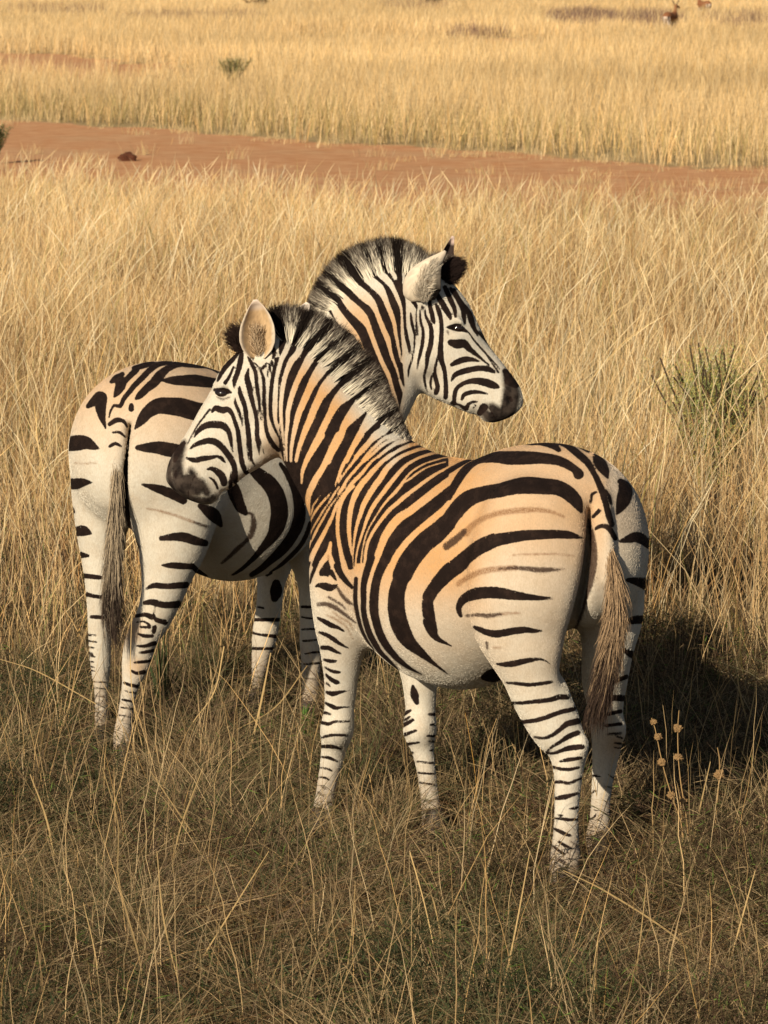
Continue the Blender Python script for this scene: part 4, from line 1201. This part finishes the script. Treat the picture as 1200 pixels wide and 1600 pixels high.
def scatter(n, y0, y1, margin, power=1.0):
    """points over the wedge the photo looks across, plus a margin at each side"""
    u = rng.random(n)
    y = (y0 ** power + (y1 ** power - y0 ** power) * u) ** (1 / power)
    hw = y * .1054 + margin
    return rng.uniform(-1, 1, n) * hw, y

def blades(name, x, y, h, w, lean, K, cols, wind=(.10, 0), droop=.35, kinkf=.014, seed=False):
    n = len(x)
    az = rng.uniform(0, 2 * np.pi, n)
    s = np.linspace(0, 1, K)
    lean = np.ravel(lean) if np.ndim(lean) else lean
    dirv = np.stack([np.cos(az) * lean + wind[0], np.sin(az) * lean + wind[1]], 1)
    hor = (s[None] * .55 + droop * s[None] ** 2.4) * h[:, None]
    P = np.empty((n, K, 3))
    kink = rng.normal(0, kinkf, (n, K, 2)).cumsum(1) * h[:, None, None]
    P[..., 0] = x[:, None] + dirv[:, :1] * hor + kink[..., 0]
    P[..., 1] = y[:, None] + dirv[:, 1:] * hor + kink[..., 1]
    L2 = (dirv ** 2).sum(1)[:, None]
    P[..., 2] = h[:, None] * s[None] * (1 - .35 * np.minimum(L2, 1.2) * s[None]) - .01
    prof = np.interp(s, [0, .3, .8, 1], [.75, 1, .7, .12]) if not seed else np.interp(s, [0, .68, .82, .92, 1], [.8, .7, 1.5, 1.4, .2])
    return ribbons(name, P, w[:, None] * prof, cols(s, n), GRASS, None)

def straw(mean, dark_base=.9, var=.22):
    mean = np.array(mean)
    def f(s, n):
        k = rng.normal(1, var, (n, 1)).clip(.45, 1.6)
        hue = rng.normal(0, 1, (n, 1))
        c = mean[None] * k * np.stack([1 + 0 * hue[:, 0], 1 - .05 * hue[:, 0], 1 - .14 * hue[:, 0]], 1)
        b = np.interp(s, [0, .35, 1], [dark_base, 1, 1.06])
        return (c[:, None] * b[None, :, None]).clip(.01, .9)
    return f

def tussock(x, y, per, rad, jitter=.5):
    """replace each point by a clump of blades"""
    n = len(x); k = np.maximum(1, rng.poisson(per, n)); i = np.repeat(np.arange(n), k)
    return x[i] + rng.normal(0, rad, len(i)), y[i] + rng.normal(0, rad, len(i)), i

FEET = [tuple(at(*p))[:2] for p in ((879, 1378, 10.34), (938, 1336, 10.76), (499, 1300, 11.08), (680, 1314, 11.06), (194, 1190, 12.02), (163, 1170, 12.28), (398, 1114, 12.93), (482, 1124, 12.7))]
def off_feet(x, y, p=.8):
    """grazed and trodden thin around the hooves"""
    bad = np.zeros(len(x), bool)
    for fx, fy in FEET: bad |= (np.abs(x - fx) < .075) & (y > fy - .62) & (y < fy + .05)
    return ~(bad & (rng.random(len(x)) < p))
q = .35 if DEV.startswith('g') else 1.0
STRAW = (.535, .375, .188)
def px_of(x, y): 
    a, b, _ = to_px(np.stack([x, y, np.zeros_like(x)], 1)); return a, b
def edge_start(px):
    """photo row of the foot of the tall grass for each photo column"""
    return np.interp(px, [-200, 0, 150, 350, 520, 700, 860, 1000, 1200, 1400], [1120, 1105, 1090, 1060, 1030, 1010, 1030, 1075, 1110, 1120])

# mid field, tall
cx, cy = scatter(int(27000 * q), 11.8, 43, 2.4, 1.9)
x, y, ci = tussock(cx, cy, 11, .09)
gx, gy = px_of(x, y)
keep = (track(x, y) < .15 + .5 * rng.random(len(x)) ** 3) & (gy < edge_start(gx) + rng.normal(0, 26, len(x)))
keep &= ~((np.abs(gx - 1115) < 80) & (gy > 700) & (gy < 1000) & (rng.random(len(x)) < .62))
hn = soft_noise(x, y, 21, .9); dens = soft_noise(x, y, 5, .6)
keep &= rng.random(len(x)) < (.60 + .60 * dens)
x, y, ci, hn = x[keep], y[keep], ci[keep], hn[keep]
ch_ = rng.normal(1, .18, len(cx))[ci]
h = (.50 + .13 * hn + rng.normal(0, .10, len(x))) * ch_.clip(.5, 1.4)
h = h * (1 - .42 * sstep(soft_noise(x, y, 23, 1.5), .05, .5)); h = h.clip(.12, .95) * np.interp(y, [11.8, 14.5, 20, 30, 42], [.72, 1.05, 1.05, .88, .72])
warm = soft_noise(x, y, 31, .55)
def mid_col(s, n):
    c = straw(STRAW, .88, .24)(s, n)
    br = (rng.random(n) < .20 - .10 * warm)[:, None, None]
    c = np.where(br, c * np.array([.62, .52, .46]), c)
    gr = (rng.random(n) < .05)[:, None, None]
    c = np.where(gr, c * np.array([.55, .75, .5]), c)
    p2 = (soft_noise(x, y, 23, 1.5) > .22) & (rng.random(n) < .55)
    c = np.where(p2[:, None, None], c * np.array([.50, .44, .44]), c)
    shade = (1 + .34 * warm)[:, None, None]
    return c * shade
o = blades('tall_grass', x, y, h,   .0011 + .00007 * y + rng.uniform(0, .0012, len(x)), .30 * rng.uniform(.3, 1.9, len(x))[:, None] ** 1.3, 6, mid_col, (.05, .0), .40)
tag(o, 'tall dry golden grass filling the field behind and around the zebras', kind='stuff')

# long bent stems standing above it, with feathery heads
n = int(10000 * q); x, y = scatter(n, 13, 44, 2.2, 1.7); gx, gy = px_of(x, y)
k = (track(x, y) < 1.6 * rng.random(n) ** 2) & (gy < edge_start(gx) - 10); x, y = x[k], y[k]
h = rng.uniform(.62, 1.0, len(x)) * np.interp(y, [13, 24, 32, 44], [1.0, .92, .72, .62])
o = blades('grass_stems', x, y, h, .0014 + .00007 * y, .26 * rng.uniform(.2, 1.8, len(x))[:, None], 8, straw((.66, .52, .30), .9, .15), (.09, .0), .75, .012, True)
tag(o, 'long pale grass stems rising above the tall grass', kind='stuff')

# far field
cx, cy = scatter(int(64000 * q), 40, 235, 7.0, 1.25)
x, y, ci = tussock(cx, cy, 8, .16)
keep = track(x, y) < .3
purple = np.zeros(len(x), bool)
gx, gy = px_of(x, y)
for (a, b, c, d, pr) in ((910, 42, 62, 13, .75), (1020, 45, 50, 13, .7), (1150, 48, 60, 12, .35), (755, 66, 70, 8, .8), (1160, 52, 40, 9, .4), (300, 40, 120, 8, .35), (90, 30, 80, 8, .3), (650, 22, 60, 12, .3)):
    purple |= (((gx - a) / c) ** 2 + ((gy - b) / d) ** 2 < 1) & (rng.random(len(x)) < pr)
x, y, ci, purple = x[keep], y[keep], ci[keep], purple[keep]
hn = soft_noise(x, y, 41, .35)
h = (.50 + .10 * hn + rng.normal(0, .09, len(x))).clip(.15, .85) * rng.normal(1, .15, len(cx))[ci].clip(.6, 1.3)
h = np.where(purple, h * 1.0, h)
warm = soft_noise(x, y, 51, .22)
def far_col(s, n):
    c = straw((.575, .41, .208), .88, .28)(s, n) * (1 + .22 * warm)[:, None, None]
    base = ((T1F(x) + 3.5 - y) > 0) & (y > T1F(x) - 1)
    c = np.where((base & (rng.random(n) < .45))[:, None, None], c * np.array([.55, .60, .5]), c)  # track-edge blades darkened: shade at the strip's foot painted into their colour
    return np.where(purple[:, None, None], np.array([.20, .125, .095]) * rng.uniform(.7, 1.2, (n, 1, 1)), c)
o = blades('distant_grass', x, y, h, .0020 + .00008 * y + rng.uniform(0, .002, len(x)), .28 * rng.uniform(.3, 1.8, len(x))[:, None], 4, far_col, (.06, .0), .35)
tag(o, 'dry yellow grass beyond the red track', kind='stuff')

# foreground: low forbs, litter, short dry grass
def leaflets(name, x, y, z, ln, wd, cols, mat, up=.2):
    n = len(x); d = rng.normal(0, 1, (n, 3)); d[:, 2] = d[:, 2] * .6 + up; d /= np.linalg.norm(d, axis=1, keepdims=True)
    p = np.stack([x, y, z], 1); r = rng.normal(0, 1, (n, 3)); s = np.cross(d, r); s /= np.linalg.norm(s, axis=1, keepdims=True)
    m_ = p + d * (ln * .5)[:, None] + np.cross(s, d) * (ln * .08)[:, None]
    V = np.stack([p, m_ - s * (wd / 2)[:, None], p + d * ln[:, None], m_ + s * (wd / 2)[:, None]], 1).reshape(-1, 3)
    return mesh_obj(name, V, np.arange(4 * n).reshape(n, 4), mat, None, False, {'col': np.repeat(cols, 4, 0)})

n = int(15500 * q); cx, cy = scatter(n, 8.2, 15.5, 1.2, 2.0)
cl_ = soft_noise(cx, cy, 61, 3.0)
k = rng.random(n) < .62 + .8 * cl_; cx, cy, cl_ = cx[k], cy[k], cl_[k]; n = len(cx)
hh = (.11 + .13 * cl_ + rng.uniform(0, .09, n)).clip(.03, .30)
gz = soft_noise(cx, cy, 63, 2.0) + rng.normal(0, .25, n)
pl = np.where(gz > .38, rng.choice([0, 3, 3, 5], n), rng.choice([1, 2, 4, 1, 2], n))
x, y, i = tussock(cx, cy, 34, .035); k = off_feet(x, y, .85); x, y, i = x[k], y[k], i[k]
z = rng.random(len(x)) ** .8 * hh[i]
pal = np.array([(.052, .058, .026), (.088, .066, .035), (.082, .050, .032), (.032, .042, .020), (.21, .15, .08), (.066, .078, .038)])
c = pal[pl[i]] * .85 * rng.uniform(.55, 1.5, (len(x), 1))
gn = (rng.random(len(x)) < .06)[:, None]; c = np.where(gn, np.array([.10, .15, .035]) * rng.uniform(.7, 1.3, (len(x), 1)), c)
o = leaflets('ground_cover', x, y, z, rng.uniform(.012, .055, len(x)), rng.uniform(.0014, .0042, len(x)), c, LEAF, .55)
tag(o, 'low brown and olive weeds covering the near ground', kind='stuff')

n = int(150000 * q); x, y = scatter(n, 8.2, 15.5, 1.2, 2.0); k = off_feet(x, y, .8); x, y = x[k], y[k]; n = len(x)
h = rng.uniform(.05, .24, n) * (1 + .3 * soft_noise(x, y, 71, 1.5))
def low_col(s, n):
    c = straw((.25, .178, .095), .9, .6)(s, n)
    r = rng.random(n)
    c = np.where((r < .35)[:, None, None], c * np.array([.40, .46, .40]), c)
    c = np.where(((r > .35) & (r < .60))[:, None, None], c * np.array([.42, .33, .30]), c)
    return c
o = blades('short_grass', x, y, h, rng.uniform(.0012, .0024, n), .9, 5, low_col, (.05, 0), .7)
tag(o, 'short tangled dry grass and twigs on the near ground', kind='stuff')

n = int(3000 * q); x, y = scatter(n, 8.2, 13.8, 1.2, 2.0); k = off_feet(x, y, .6); x, y = x[k], y[k]; n = len(x)
h = .20 + .38 * rng.random(n) ** 1.6
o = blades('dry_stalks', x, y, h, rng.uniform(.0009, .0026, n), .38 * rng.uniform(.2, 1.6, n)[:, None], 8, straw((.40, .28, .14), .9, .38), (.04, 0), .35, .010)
tag(o, 'thin dry golden stalks criss-crossing above the near weeds', kind='stuff')

# low tufts between them
cx, cy = scatter(int(3300 * q), 8.3, 14.5, 1.2, 2.0)
kk = rng.random(len(cx)) < .55 + .6 * soft_noise(cx, cy, 81, 2.4); cx, cy = cx[kk], cy[kk]
x, y, i = tussock(cx, cy, 34, .028); k = off_feet(x, y, .9); x, y, i = x[k], y[k], i[k]
hh = rng.uniform(.12, .34, len(cx)) * (1 - .35 * sstep(cy, 11.0, 12.5) * 0)
tc = np.array([(.34, .245, .13), (.26, .18, .10), (.20, .135, .085), (.15, .135, .065), (.10, .11, .05), (.42, .31, .17)])[rng.integers(0, 6, len(cx))][i]
o = blades('low_tufts', x, y, hh[i] * rng.uniform(.45, 1.1, len(x)), rng.uniform(.0012, .0026, len(x)), .75 * rng.uniform(.2, 1.5, len(x)), 5,
           lambda s, n: tc[:, None] * .74 * rng.uniform(.5, 1.4, (n, 1, 1)) * np.ones((1, 5, 1)), (.04, 0), .7)
tag(o, 'low brown and olive tufts in the near grass', kind='stuff')

# sparse tufts on and along the track
cx, cy = scatter(int(1500 * q), 36, 66, 2.5, 1.0); tk = track(cx, cy)
k = (tk > -.5) & (rng.random(len(cx)) < np.where(tk < 1.2, .9, .10) + .25 * sstep(cx, 1, 4)); cx, cy = cx[k], cy[k]
x, y, i = tussock(cx, cy, 26, .10)
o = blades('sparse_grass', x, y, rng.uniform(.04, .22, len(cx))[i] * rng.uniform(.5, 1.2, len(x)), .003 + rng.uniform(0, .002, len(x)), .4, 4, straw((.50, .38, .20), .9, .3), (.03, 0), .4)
tag(o, 'sparse dry tufts growing on the red track', kind='stuff')

# the larger stalks of the foreground, each where the photo shows it
ST = [([(590, 1090), (540, 1200), (497, 1360), (475, 1480), (452, 1600), (440, 1640)], 3.2), ([(47, 1210), (75, 1290), (95, 1410)], 5), ([(423, 1020), (405, 1110), (380, 1215)], 5),
      ([(160, 1200), (185, 1290), (185, 1375), (220, 1510), (222, 1610)], 4), ([(317, 1200), (280, 1300), (262, 1400)], 4), ([(245, 1330), (258, 1450), (300, 1610)], 4.5),
      ([(420, 1330), (320, 1490), (270, 1570)], 3.5), ([(235, 1205), (300, 1300), (360, 1375)], 3.5), ([(322, 1415), (350, 1460), (385, 1540)], 3.5), ([(440, 1495), (418, 1545), (395, 1610)], 4),
      ([(438, 1495), (450, 1550), (458, 1610)], 5), ([(880, 1360), (950, 1395), (1050, 1460), (1125, 1530)], 4.5), ([(1180, 1360), (1155, 1450), (1130, 1540)], 4.5), ([(1210, 1470), (1165, 1500), (1138, 1540)], 4.5),
      ([(828, 1330), (800, 1480), (770, 1610)], 4), ([(640, 1345), (675, 1400), (700, 1530)], 3.5), ([(1110, 1190), (1090, 1280), (1075, 1365)], 3.5), ([(100, 1547), (165, 1534), (235, 1530)], 4),
      ([(1137, 1115), (1115, 1200), (1088, 1305)], 4), ([(0, 1367), (70, 1352), (140, 1334)], 4), ([(206, 955), (204, 1050), (212, 1120), (222, 1165)], 2.5), ([(0, 1030), (60, 1050), (150, 1100)], 2.5),
      ([(690, 1540), (665, 1420), (640, 1330)], 3), ([(1180, 1440), (1188, 1520), (1192, 1600)], 3), ([(935, 1460), (925, 1530), (915, 1610)], 3), ([(720, 1400), (755, 1500), (760, 1610)], 3),
      ([(300, 1130), (335, 1080), (350, 1010)], 3), ([(480, 1040), (430, 1105), (370, 1140)], 3), ([(60, 1460), (75, 1530), (78, 1610)], 3), ([(130, 1410), (150, 1500), (158, 1610)], 3),
      ([(1145, 1020), (1160, 1100), (1178, 1160), (1195, 1200)], 4), ([(1180, 1080), (1160, 1180), (1150, 1260)], 3), ([(1010, 1380), (1000, 1470), (985, 1590)], 3), ([(555, 1380), (548, 1470), (530, 1600)], 3)]
paths, wid = [], []
for pts, w in ST:
    Yg = min(max(min(on_ground(*max(pts, key=lambda p: p[1])).y, 13.5), 8.75), 12.0) + .02
    if pts[0][1] < 1000 and pts[0][0] < 250: Yg = 11.7
    C = curve_px([(a, b, Yg + .02 * j) for j, (a, b) in enumerate(pts)], 14); paths.append(C); wid.append(np.interp(np.linspace(0, 1, 14), [0, .4, 1], [.5, 1, 1]) * w * Yg / FPX * .62)
paths = np.array(paths); wid = np.array(wid)
cc = np.array([.50, .35, .16]) * rng.uniform(.75, 1.15, (len(paths), 1, 1)) * np.ones((1, 14, 1))
o = ribbons('dry_stalks', paths, wid, cc, GRASS, None)
tag(o, 'thicker dry stalks leaning and crossing in the foreground', kind='stuff')

# ---------------------------------------------------------------- single plants
def rods(name, paths, rad, mat, parent, col):
    """round stems"""
    V, F, C = [], [], []; k = 6
    for P_, r in zip(paths, rad):
        b = len(V); P_ = np.array(P_)
        for j, p in enumerate(P_):
            t = P_[min(j + 1, len(P_) - 1)] - P_[max(j - 1, 0)]; t /= np.linalg.norm(t) + 1e-9
            u = np.cross(t, [0.2, .9, .1]); u /= np.linalg.norm(u); v = np.cross(t, u)
            rr = r * (1 - .5 * j / (len(P_) - 1))
            for a in range(k): V.append(p + rr * (u * math.cos(a * 2 * math.pi / k) + v * math.sin(a * 2 * math.pi / k)))
        for j in range(len(P_) - 1):
            for a in range(k): F.append((b + j * k + a, b + j * k + (a + 1) % k, b + (j + 1) * k + (a + 1) % k, b + (j + 1) * k + a))
    return mesh_obj(name, V, np.array(F), mat, parent, True, {'col': np.tile(np.array(col), (len(V), 1)) * rng.uniform(.8, 1.2, (len(V), 1))})

def shrub(kind, base, height, spread, nst, label, cat, leafcol, leaf=(.03, .006), per=60, stemcol=(.09, .06, .04), up=.9, leafspread=.012):
    root = empty(kind, base); tag(root, label, cat)
    P_, R_, L = [], [], []
    for j in range(nst):
        az = rng.uniform(0, 6.28); ln = rng.uniform(.65, 1.0) * height; sp = rng.uniform(.15, 1) * spread
        t = np.linspace(0, 1, 7)
        p = np.stack([base.x + math.cos(az) * sp * t ** 1.3, base.y + math.sin(az) * sp * t ** 1.3, base.z + ln * t], 1) + rng.normal(0, .008 * height / .5, (7, 3)) * t[:, None]
        P_.append(p); R_.append(.006 * height / .6)
        m_ = int(per); tt = rng.uniform(.25, 1.0, m_)
        q_ = np.stack([np.interp(tt, t, p[:, a]) for a in range(3)], 1); L.append(q_ + rng.normal(0, 1, q_.shape) * (leafspread * (.4 + tt))[:, None])
    rods('stem', P_, R_, LEAF, root, stemcol)
    L = np.concatenate(L); n = len(L)
    d = rng.normal(0, .5, (n, 3)); d[:, 2] += up; d /= np.linalg.norm(d, axis=1, keepdims=True)
    ln = rng.uniform(.6, 1.3, n) * leaf[0]
    s = np.cross(d, rng.normal(0, 1, (n, 3))); s /= np.linalg.norm(s, axis=1, keepdims=True)
    mid = L + d * (ln * .5)[:, None]
    V = np.stack([L, mid - s * (leaf[1] / 2), L + d * ln[:, None], mid + s * (leaf[1] / 2)], 1).reshape(-1, 3)
    c = np.array(leafcol) * rng.uniform(.55, 1.45, (n, 1)); yl = (rng.random(n) < .25)[:, None]; c = np.where(yl, c * np.array([1.7, 1.25, .9]), c)
    mesh_obj('foliage', V, np.arange(4 * n).reshape(n, 4), LEAF, root, False, {'col': np.repeat(c, 4, 0)})
    return root
shrub('green_bush', on_ground(1112, 800), .80, .30, 60, 'feathery green bush growing in the tall grass right of the zebras', 'bush', (.30, .33, .12), (.022, .0032), 420, up=.5, leafspread=.026)
shrub('green_bush', on_ground(365, 142), .62, .42, 30, 'small olive green bush in the yellow grass beyond the red track', 'bush', (.24, .235, .11), (.045, .012), 160)
shrub('dark_shrub', on_ground(-6, 256), .50, .26, 26, 'dark green shrub at the left edge of the red track', 'shrub', (.12, .13, .06), (.035, .012), 120)
for px, py, w_, lb in ((400, 20, .75, 'dark brown shrub at the top edge above the small green bush'), (672, 20, .55, 'dark brown shrub at the top edge above the turned zebra head')):
    shrub('dark_shrub', on_ground(px, py), .62, w_, 30, lb, 'shrub', (.085, .055, .035), (.10, .04), 60)

def grass_clump(base, n, h, label, col):
    C_ = []
    for j in range(n):
        az = rng.uniform(0, 6.28); l = rng.uniform(.05, .35); t = np.linspace(0, 1, 7); hh = h * rng.uniform(.6, 1)
        C_.append(np.stack([base.x + rng.normal(0, .012) + math.cos(az) * l * hh * t ** 1.8, base.y + rng.normal(0, .012) + math.sin(az) * l * hh * t ** 1.8, hh * t], 1))
    C_ = np.array(C_); w = np.interp(np.linspace(0, 1, 7), [0, .4, 1], [.7, 1, .1]) * .011
    o = ribbons('green_tuft', C_, np.broadcast_to(w, (n, 7)), np.array(col) * rng.uniform(.7, 1.3, (n, 1, 1)) * np.ones((1, 7, 1)), LEAF, None)
    return tag(o, label, 'grass tuft')
grass_clump(on_ground(252, 1128), 16, .34, 'broad green blades growing beside the far zebra\'s hind leg', (.07, .095, .04))
grass_clump(on_ground(480, 1150), 14, .12, 'tiny fresh green tuft between the two zebras\' front feet', (.10, .19, .04))

# dried seed stalks against the shadow at the right
seed_m = NT('seed_head'); seed_m.bump(seed_m.noise(300, 3), .8, .01)
SEED = seed_m.out(seed_m.mix(seed_m.noise(150, 3), (.38, .22, .09), (.60, .39, .19)), .9, .1)
def spiky(name, c, r, parent):
    bm = bmesh.new(); bmesh.ops.create_icosphere(bm, subdivisions=3, radius=r)
    for v in bm.verts:
        n_ = v.co.normalized(); k = 1 + .55 * (rng.random() ** 2.5) - .10
        v.co = Vector((n_.x * r * k, n_.y * r * k, n_.z * r * .82 * k)) + Vector(c) - parent.location
    me = bpy.data.meshes.new(name); bm.to_mesh(me); bm.free(); me.materials.append(SEED)
    ob = bpy.data.objects.new(name, me); COL.objects.link(ob); ob.parent = parent
for pts, heads, lb in (
    ([(1018, 1122), (1024, 1140), (1031, 1175), (1040, 1212), (1051, 1248), (1064, 1285), (1070, 1330)], [(1021, 1128, 5.5), (1028, 1151, 6.5), (1034, 1191, 7), (1049, 1243, 7)], 'dried stalk with four round seed heads, leftmost, nearest the zebra\'s leg'),
    ([(1061, 1110), (1059, 1140), (1060, 1185), (1064, 1225), (1070, 1260), (1075, 1300), (1077, 1335)], [(1059, 1138, 7), (1060, 1183, 6.5), (1068, 1251, 6)], 'upright dried stalk with three round seed heads and a bare tip'),
    ([(1121, 1168), (1124, 1185), (1124, 1210), (1121, 1250), (1118, 1290), (1117, 1330)], [(1124, 1210, 8)], 'dried stalk with a single round seed head, rightmost of the seed stalks')):
    Yk = {4: 10.45, 3: 10.52, 1: 10.66}[len(heads)]; pts = pts + [(pts[-1][0] + 2, 1368)]; root = empty('seed_stalk', on_ground(pts[-1][0], 1368)); tag(root, lb, 'seed stalk', 'seed stalks beside the nearer zebra')
    rods('stem', [curve_px([(a, b, Yk) for a, b in pts][::-1], 16)], [.0026], GRASS, root, (.42, .27, .12))
    for a, b, r in heads: spiky('seed_head', at(a, b, Yk), r * Yk / FPX * .95, root)

# curled rust coloured leaf in the near left weeds
cl = curve_px([(118, 1402, 9.9), (104, 1410, 9.9), (98, 1430, 9.88), (98, 1460, 9.9), (104, 1490, 9.9)], 12)
w = np.array([.004, .012, .018, .022, .026, .026, .022, .018, .014, .018, .016, .006]); V = []
for j in range(12):
    for s_ in (-1, -.5, 0, .5, 1): V.append(cl[j] + CR * w[j] * s_ + VIEW * (.008 * abs(s_) + .004 * math.sin(j * 2.1)))
gq = np.array([(j * 5 + a, j * 5 + a + 1, j * 5 + a + 6, j * 5 + a + 5) for j in range(11) for a in range(4)])
o = mesh_obj('dried_leaf', V, gq, LEAF, None, True, {'col': np.tile(np.array([.22, .075, .03]), (60, 1)) * rng.uniform(.6, 1.3, (60, 1))})
tag(o, 'curled rust-red dead leaf hanging in the weeds at lower left', 'leaf')

# dark clod on the track
bm = bmesh.new(); bmesh.ops.create_icosphere(bm, subdivisions=4, radius=1)
c0 = on_ground(200, 252)
for v in bm.verts:
    n_ = v.co.copy(); k = 1 + .18 * math.sin(5 * n_.x + 1) * math.cos(4 * n_.y) + .10 * math.sin(11 * n_.z + 6 * n_.x) + rng.normal(0, .02)
    v.co = Vector((n_.x * .115 * k, n_.y * .10 * k, n_.z * .085 * k + .035)) + c0
me = bpy.data.meshes.new('dirt_clod'); bm.to_mesh(me); bm.free()
cm = NT('clod'); cm.bump(cm.noise(25, 4), .8, .03); me.materials.append(cm.out(cm.mix(cm.noise(14, 4), (.075, .028, .016), (.17, .065, .035)), .95, .1))
o = bpy.data.objects.new('dirt_clod', me); COL.objects.link(o); tag(o, 'dark red-brown lump of earth lying on the red track', 'clod')

# ---------------------------------------------------------------- impala far off
def antelope(px, py, sc, face, label):
    """standing antelope seen from behind; face: +1 head to the right of its rump, -1 to the left"""
    c = on_ground(px, py); root = empty('antelope', c); tag(root, label, 'antelope', 'antelope far off in the grass')
    global VOX
    old = VOX; VOX = .018
    h = np.array([.42 * face, .9]); h /= np.linalg.norm(h); H = np.array([h[0], h[1], 0]); Lr = np.array([-h[1], h[0], 0]); B = np.array(c) - H * .35
    def seg(rows, tf=.8):
        S = spline([list(B + H * a * sc + Lr * b * sc + np.array([0, 0, z * sc])) + [r * sc] for a, b, z, r in rows], .03); out = []
        for i_ in range(len(S)):
            out.append((S[i_][:3], np.eye(3), np.array([S[i_][3]] * 3)))
        return out
    parts = [('add', seg([(0, 0, .80, .13), (.15, 0, .82, .165), (.4, 0, .78, .17), (.65, 0, .78, .175), (.85, 0, .80, .14)]), .04),
             ('add', seg([(.80, 0, .86, .10), (.92, 0, 1.0, .075), (.98, 0, 1.14, .06)]), .05),
             ('add', seg([(.96, 0, 1.20, .06), (1.06, -.05 * face, 1.17, .05), (1.16, -.10 * face, 1.10, .034)]), .03),
             ('add', seg([(.93, .10, 1.26, .018), (.95, .06, 1.22, .028)]), .01), ('add', seg([(.93, -.10, 1.26, .018), (.95, -.06, 1.22, .028)]), .01)]
    for a, b in ((.02, .08), (.05, -.08), (.78, .07), (.82, -.07)):
        parts.append(('add', seg([(a, b, .72, .085), (a + .02, b, .52, .05), (a - .02, b, .36, .03), (a, b, .05, .022)]), .03))
    V, Q = build_field(parts); VOX = old
    r = V - np.array(c); s_ = (V - B) @ H / sc; z = V[:, 2] / sc
    col = np.tile(np.array([.24, .10, .045]), (len(V), 1)); col[z < .72] = (.36, .20, .10); col[z < .64] = (.55, .45, .36)
    rump = (s_ < .02) & (z < .82) & (z > .5); col[rump] = (.62, .50, .40); blk = rump & (np.abs(np.abs((V - B) @ Lr / sc) - .11) < .02); col[blk] = (.03, .02, .02)
    col[z > 1.0] = (.26, .13, .06)
    mesh_obj('body', V, Q, HAIR, root, True, {'col': col})
    for sd in (-1, 1):
        t = np.linspace(0, 1, 12); p = np.array([B + sc * (H * (.95 + .02 * math.sin(3 * a)) + Lr * sd * (.03 + .13 * math.sin(a * 2.5)) + np.array([0, 0, 1.24 + .42 * a])) for a in t])
        rods('horn', [p], [.019 * sc], HAIR, root, (.05, .035, .028))
    return root
antelope(1047, 60, .82, 1, 'horned brown antelope with a white rump standing in far grass at top right')
antelope(1100, 34, .80, -1, 'antelope farther back at the top edge, only its belly showing')
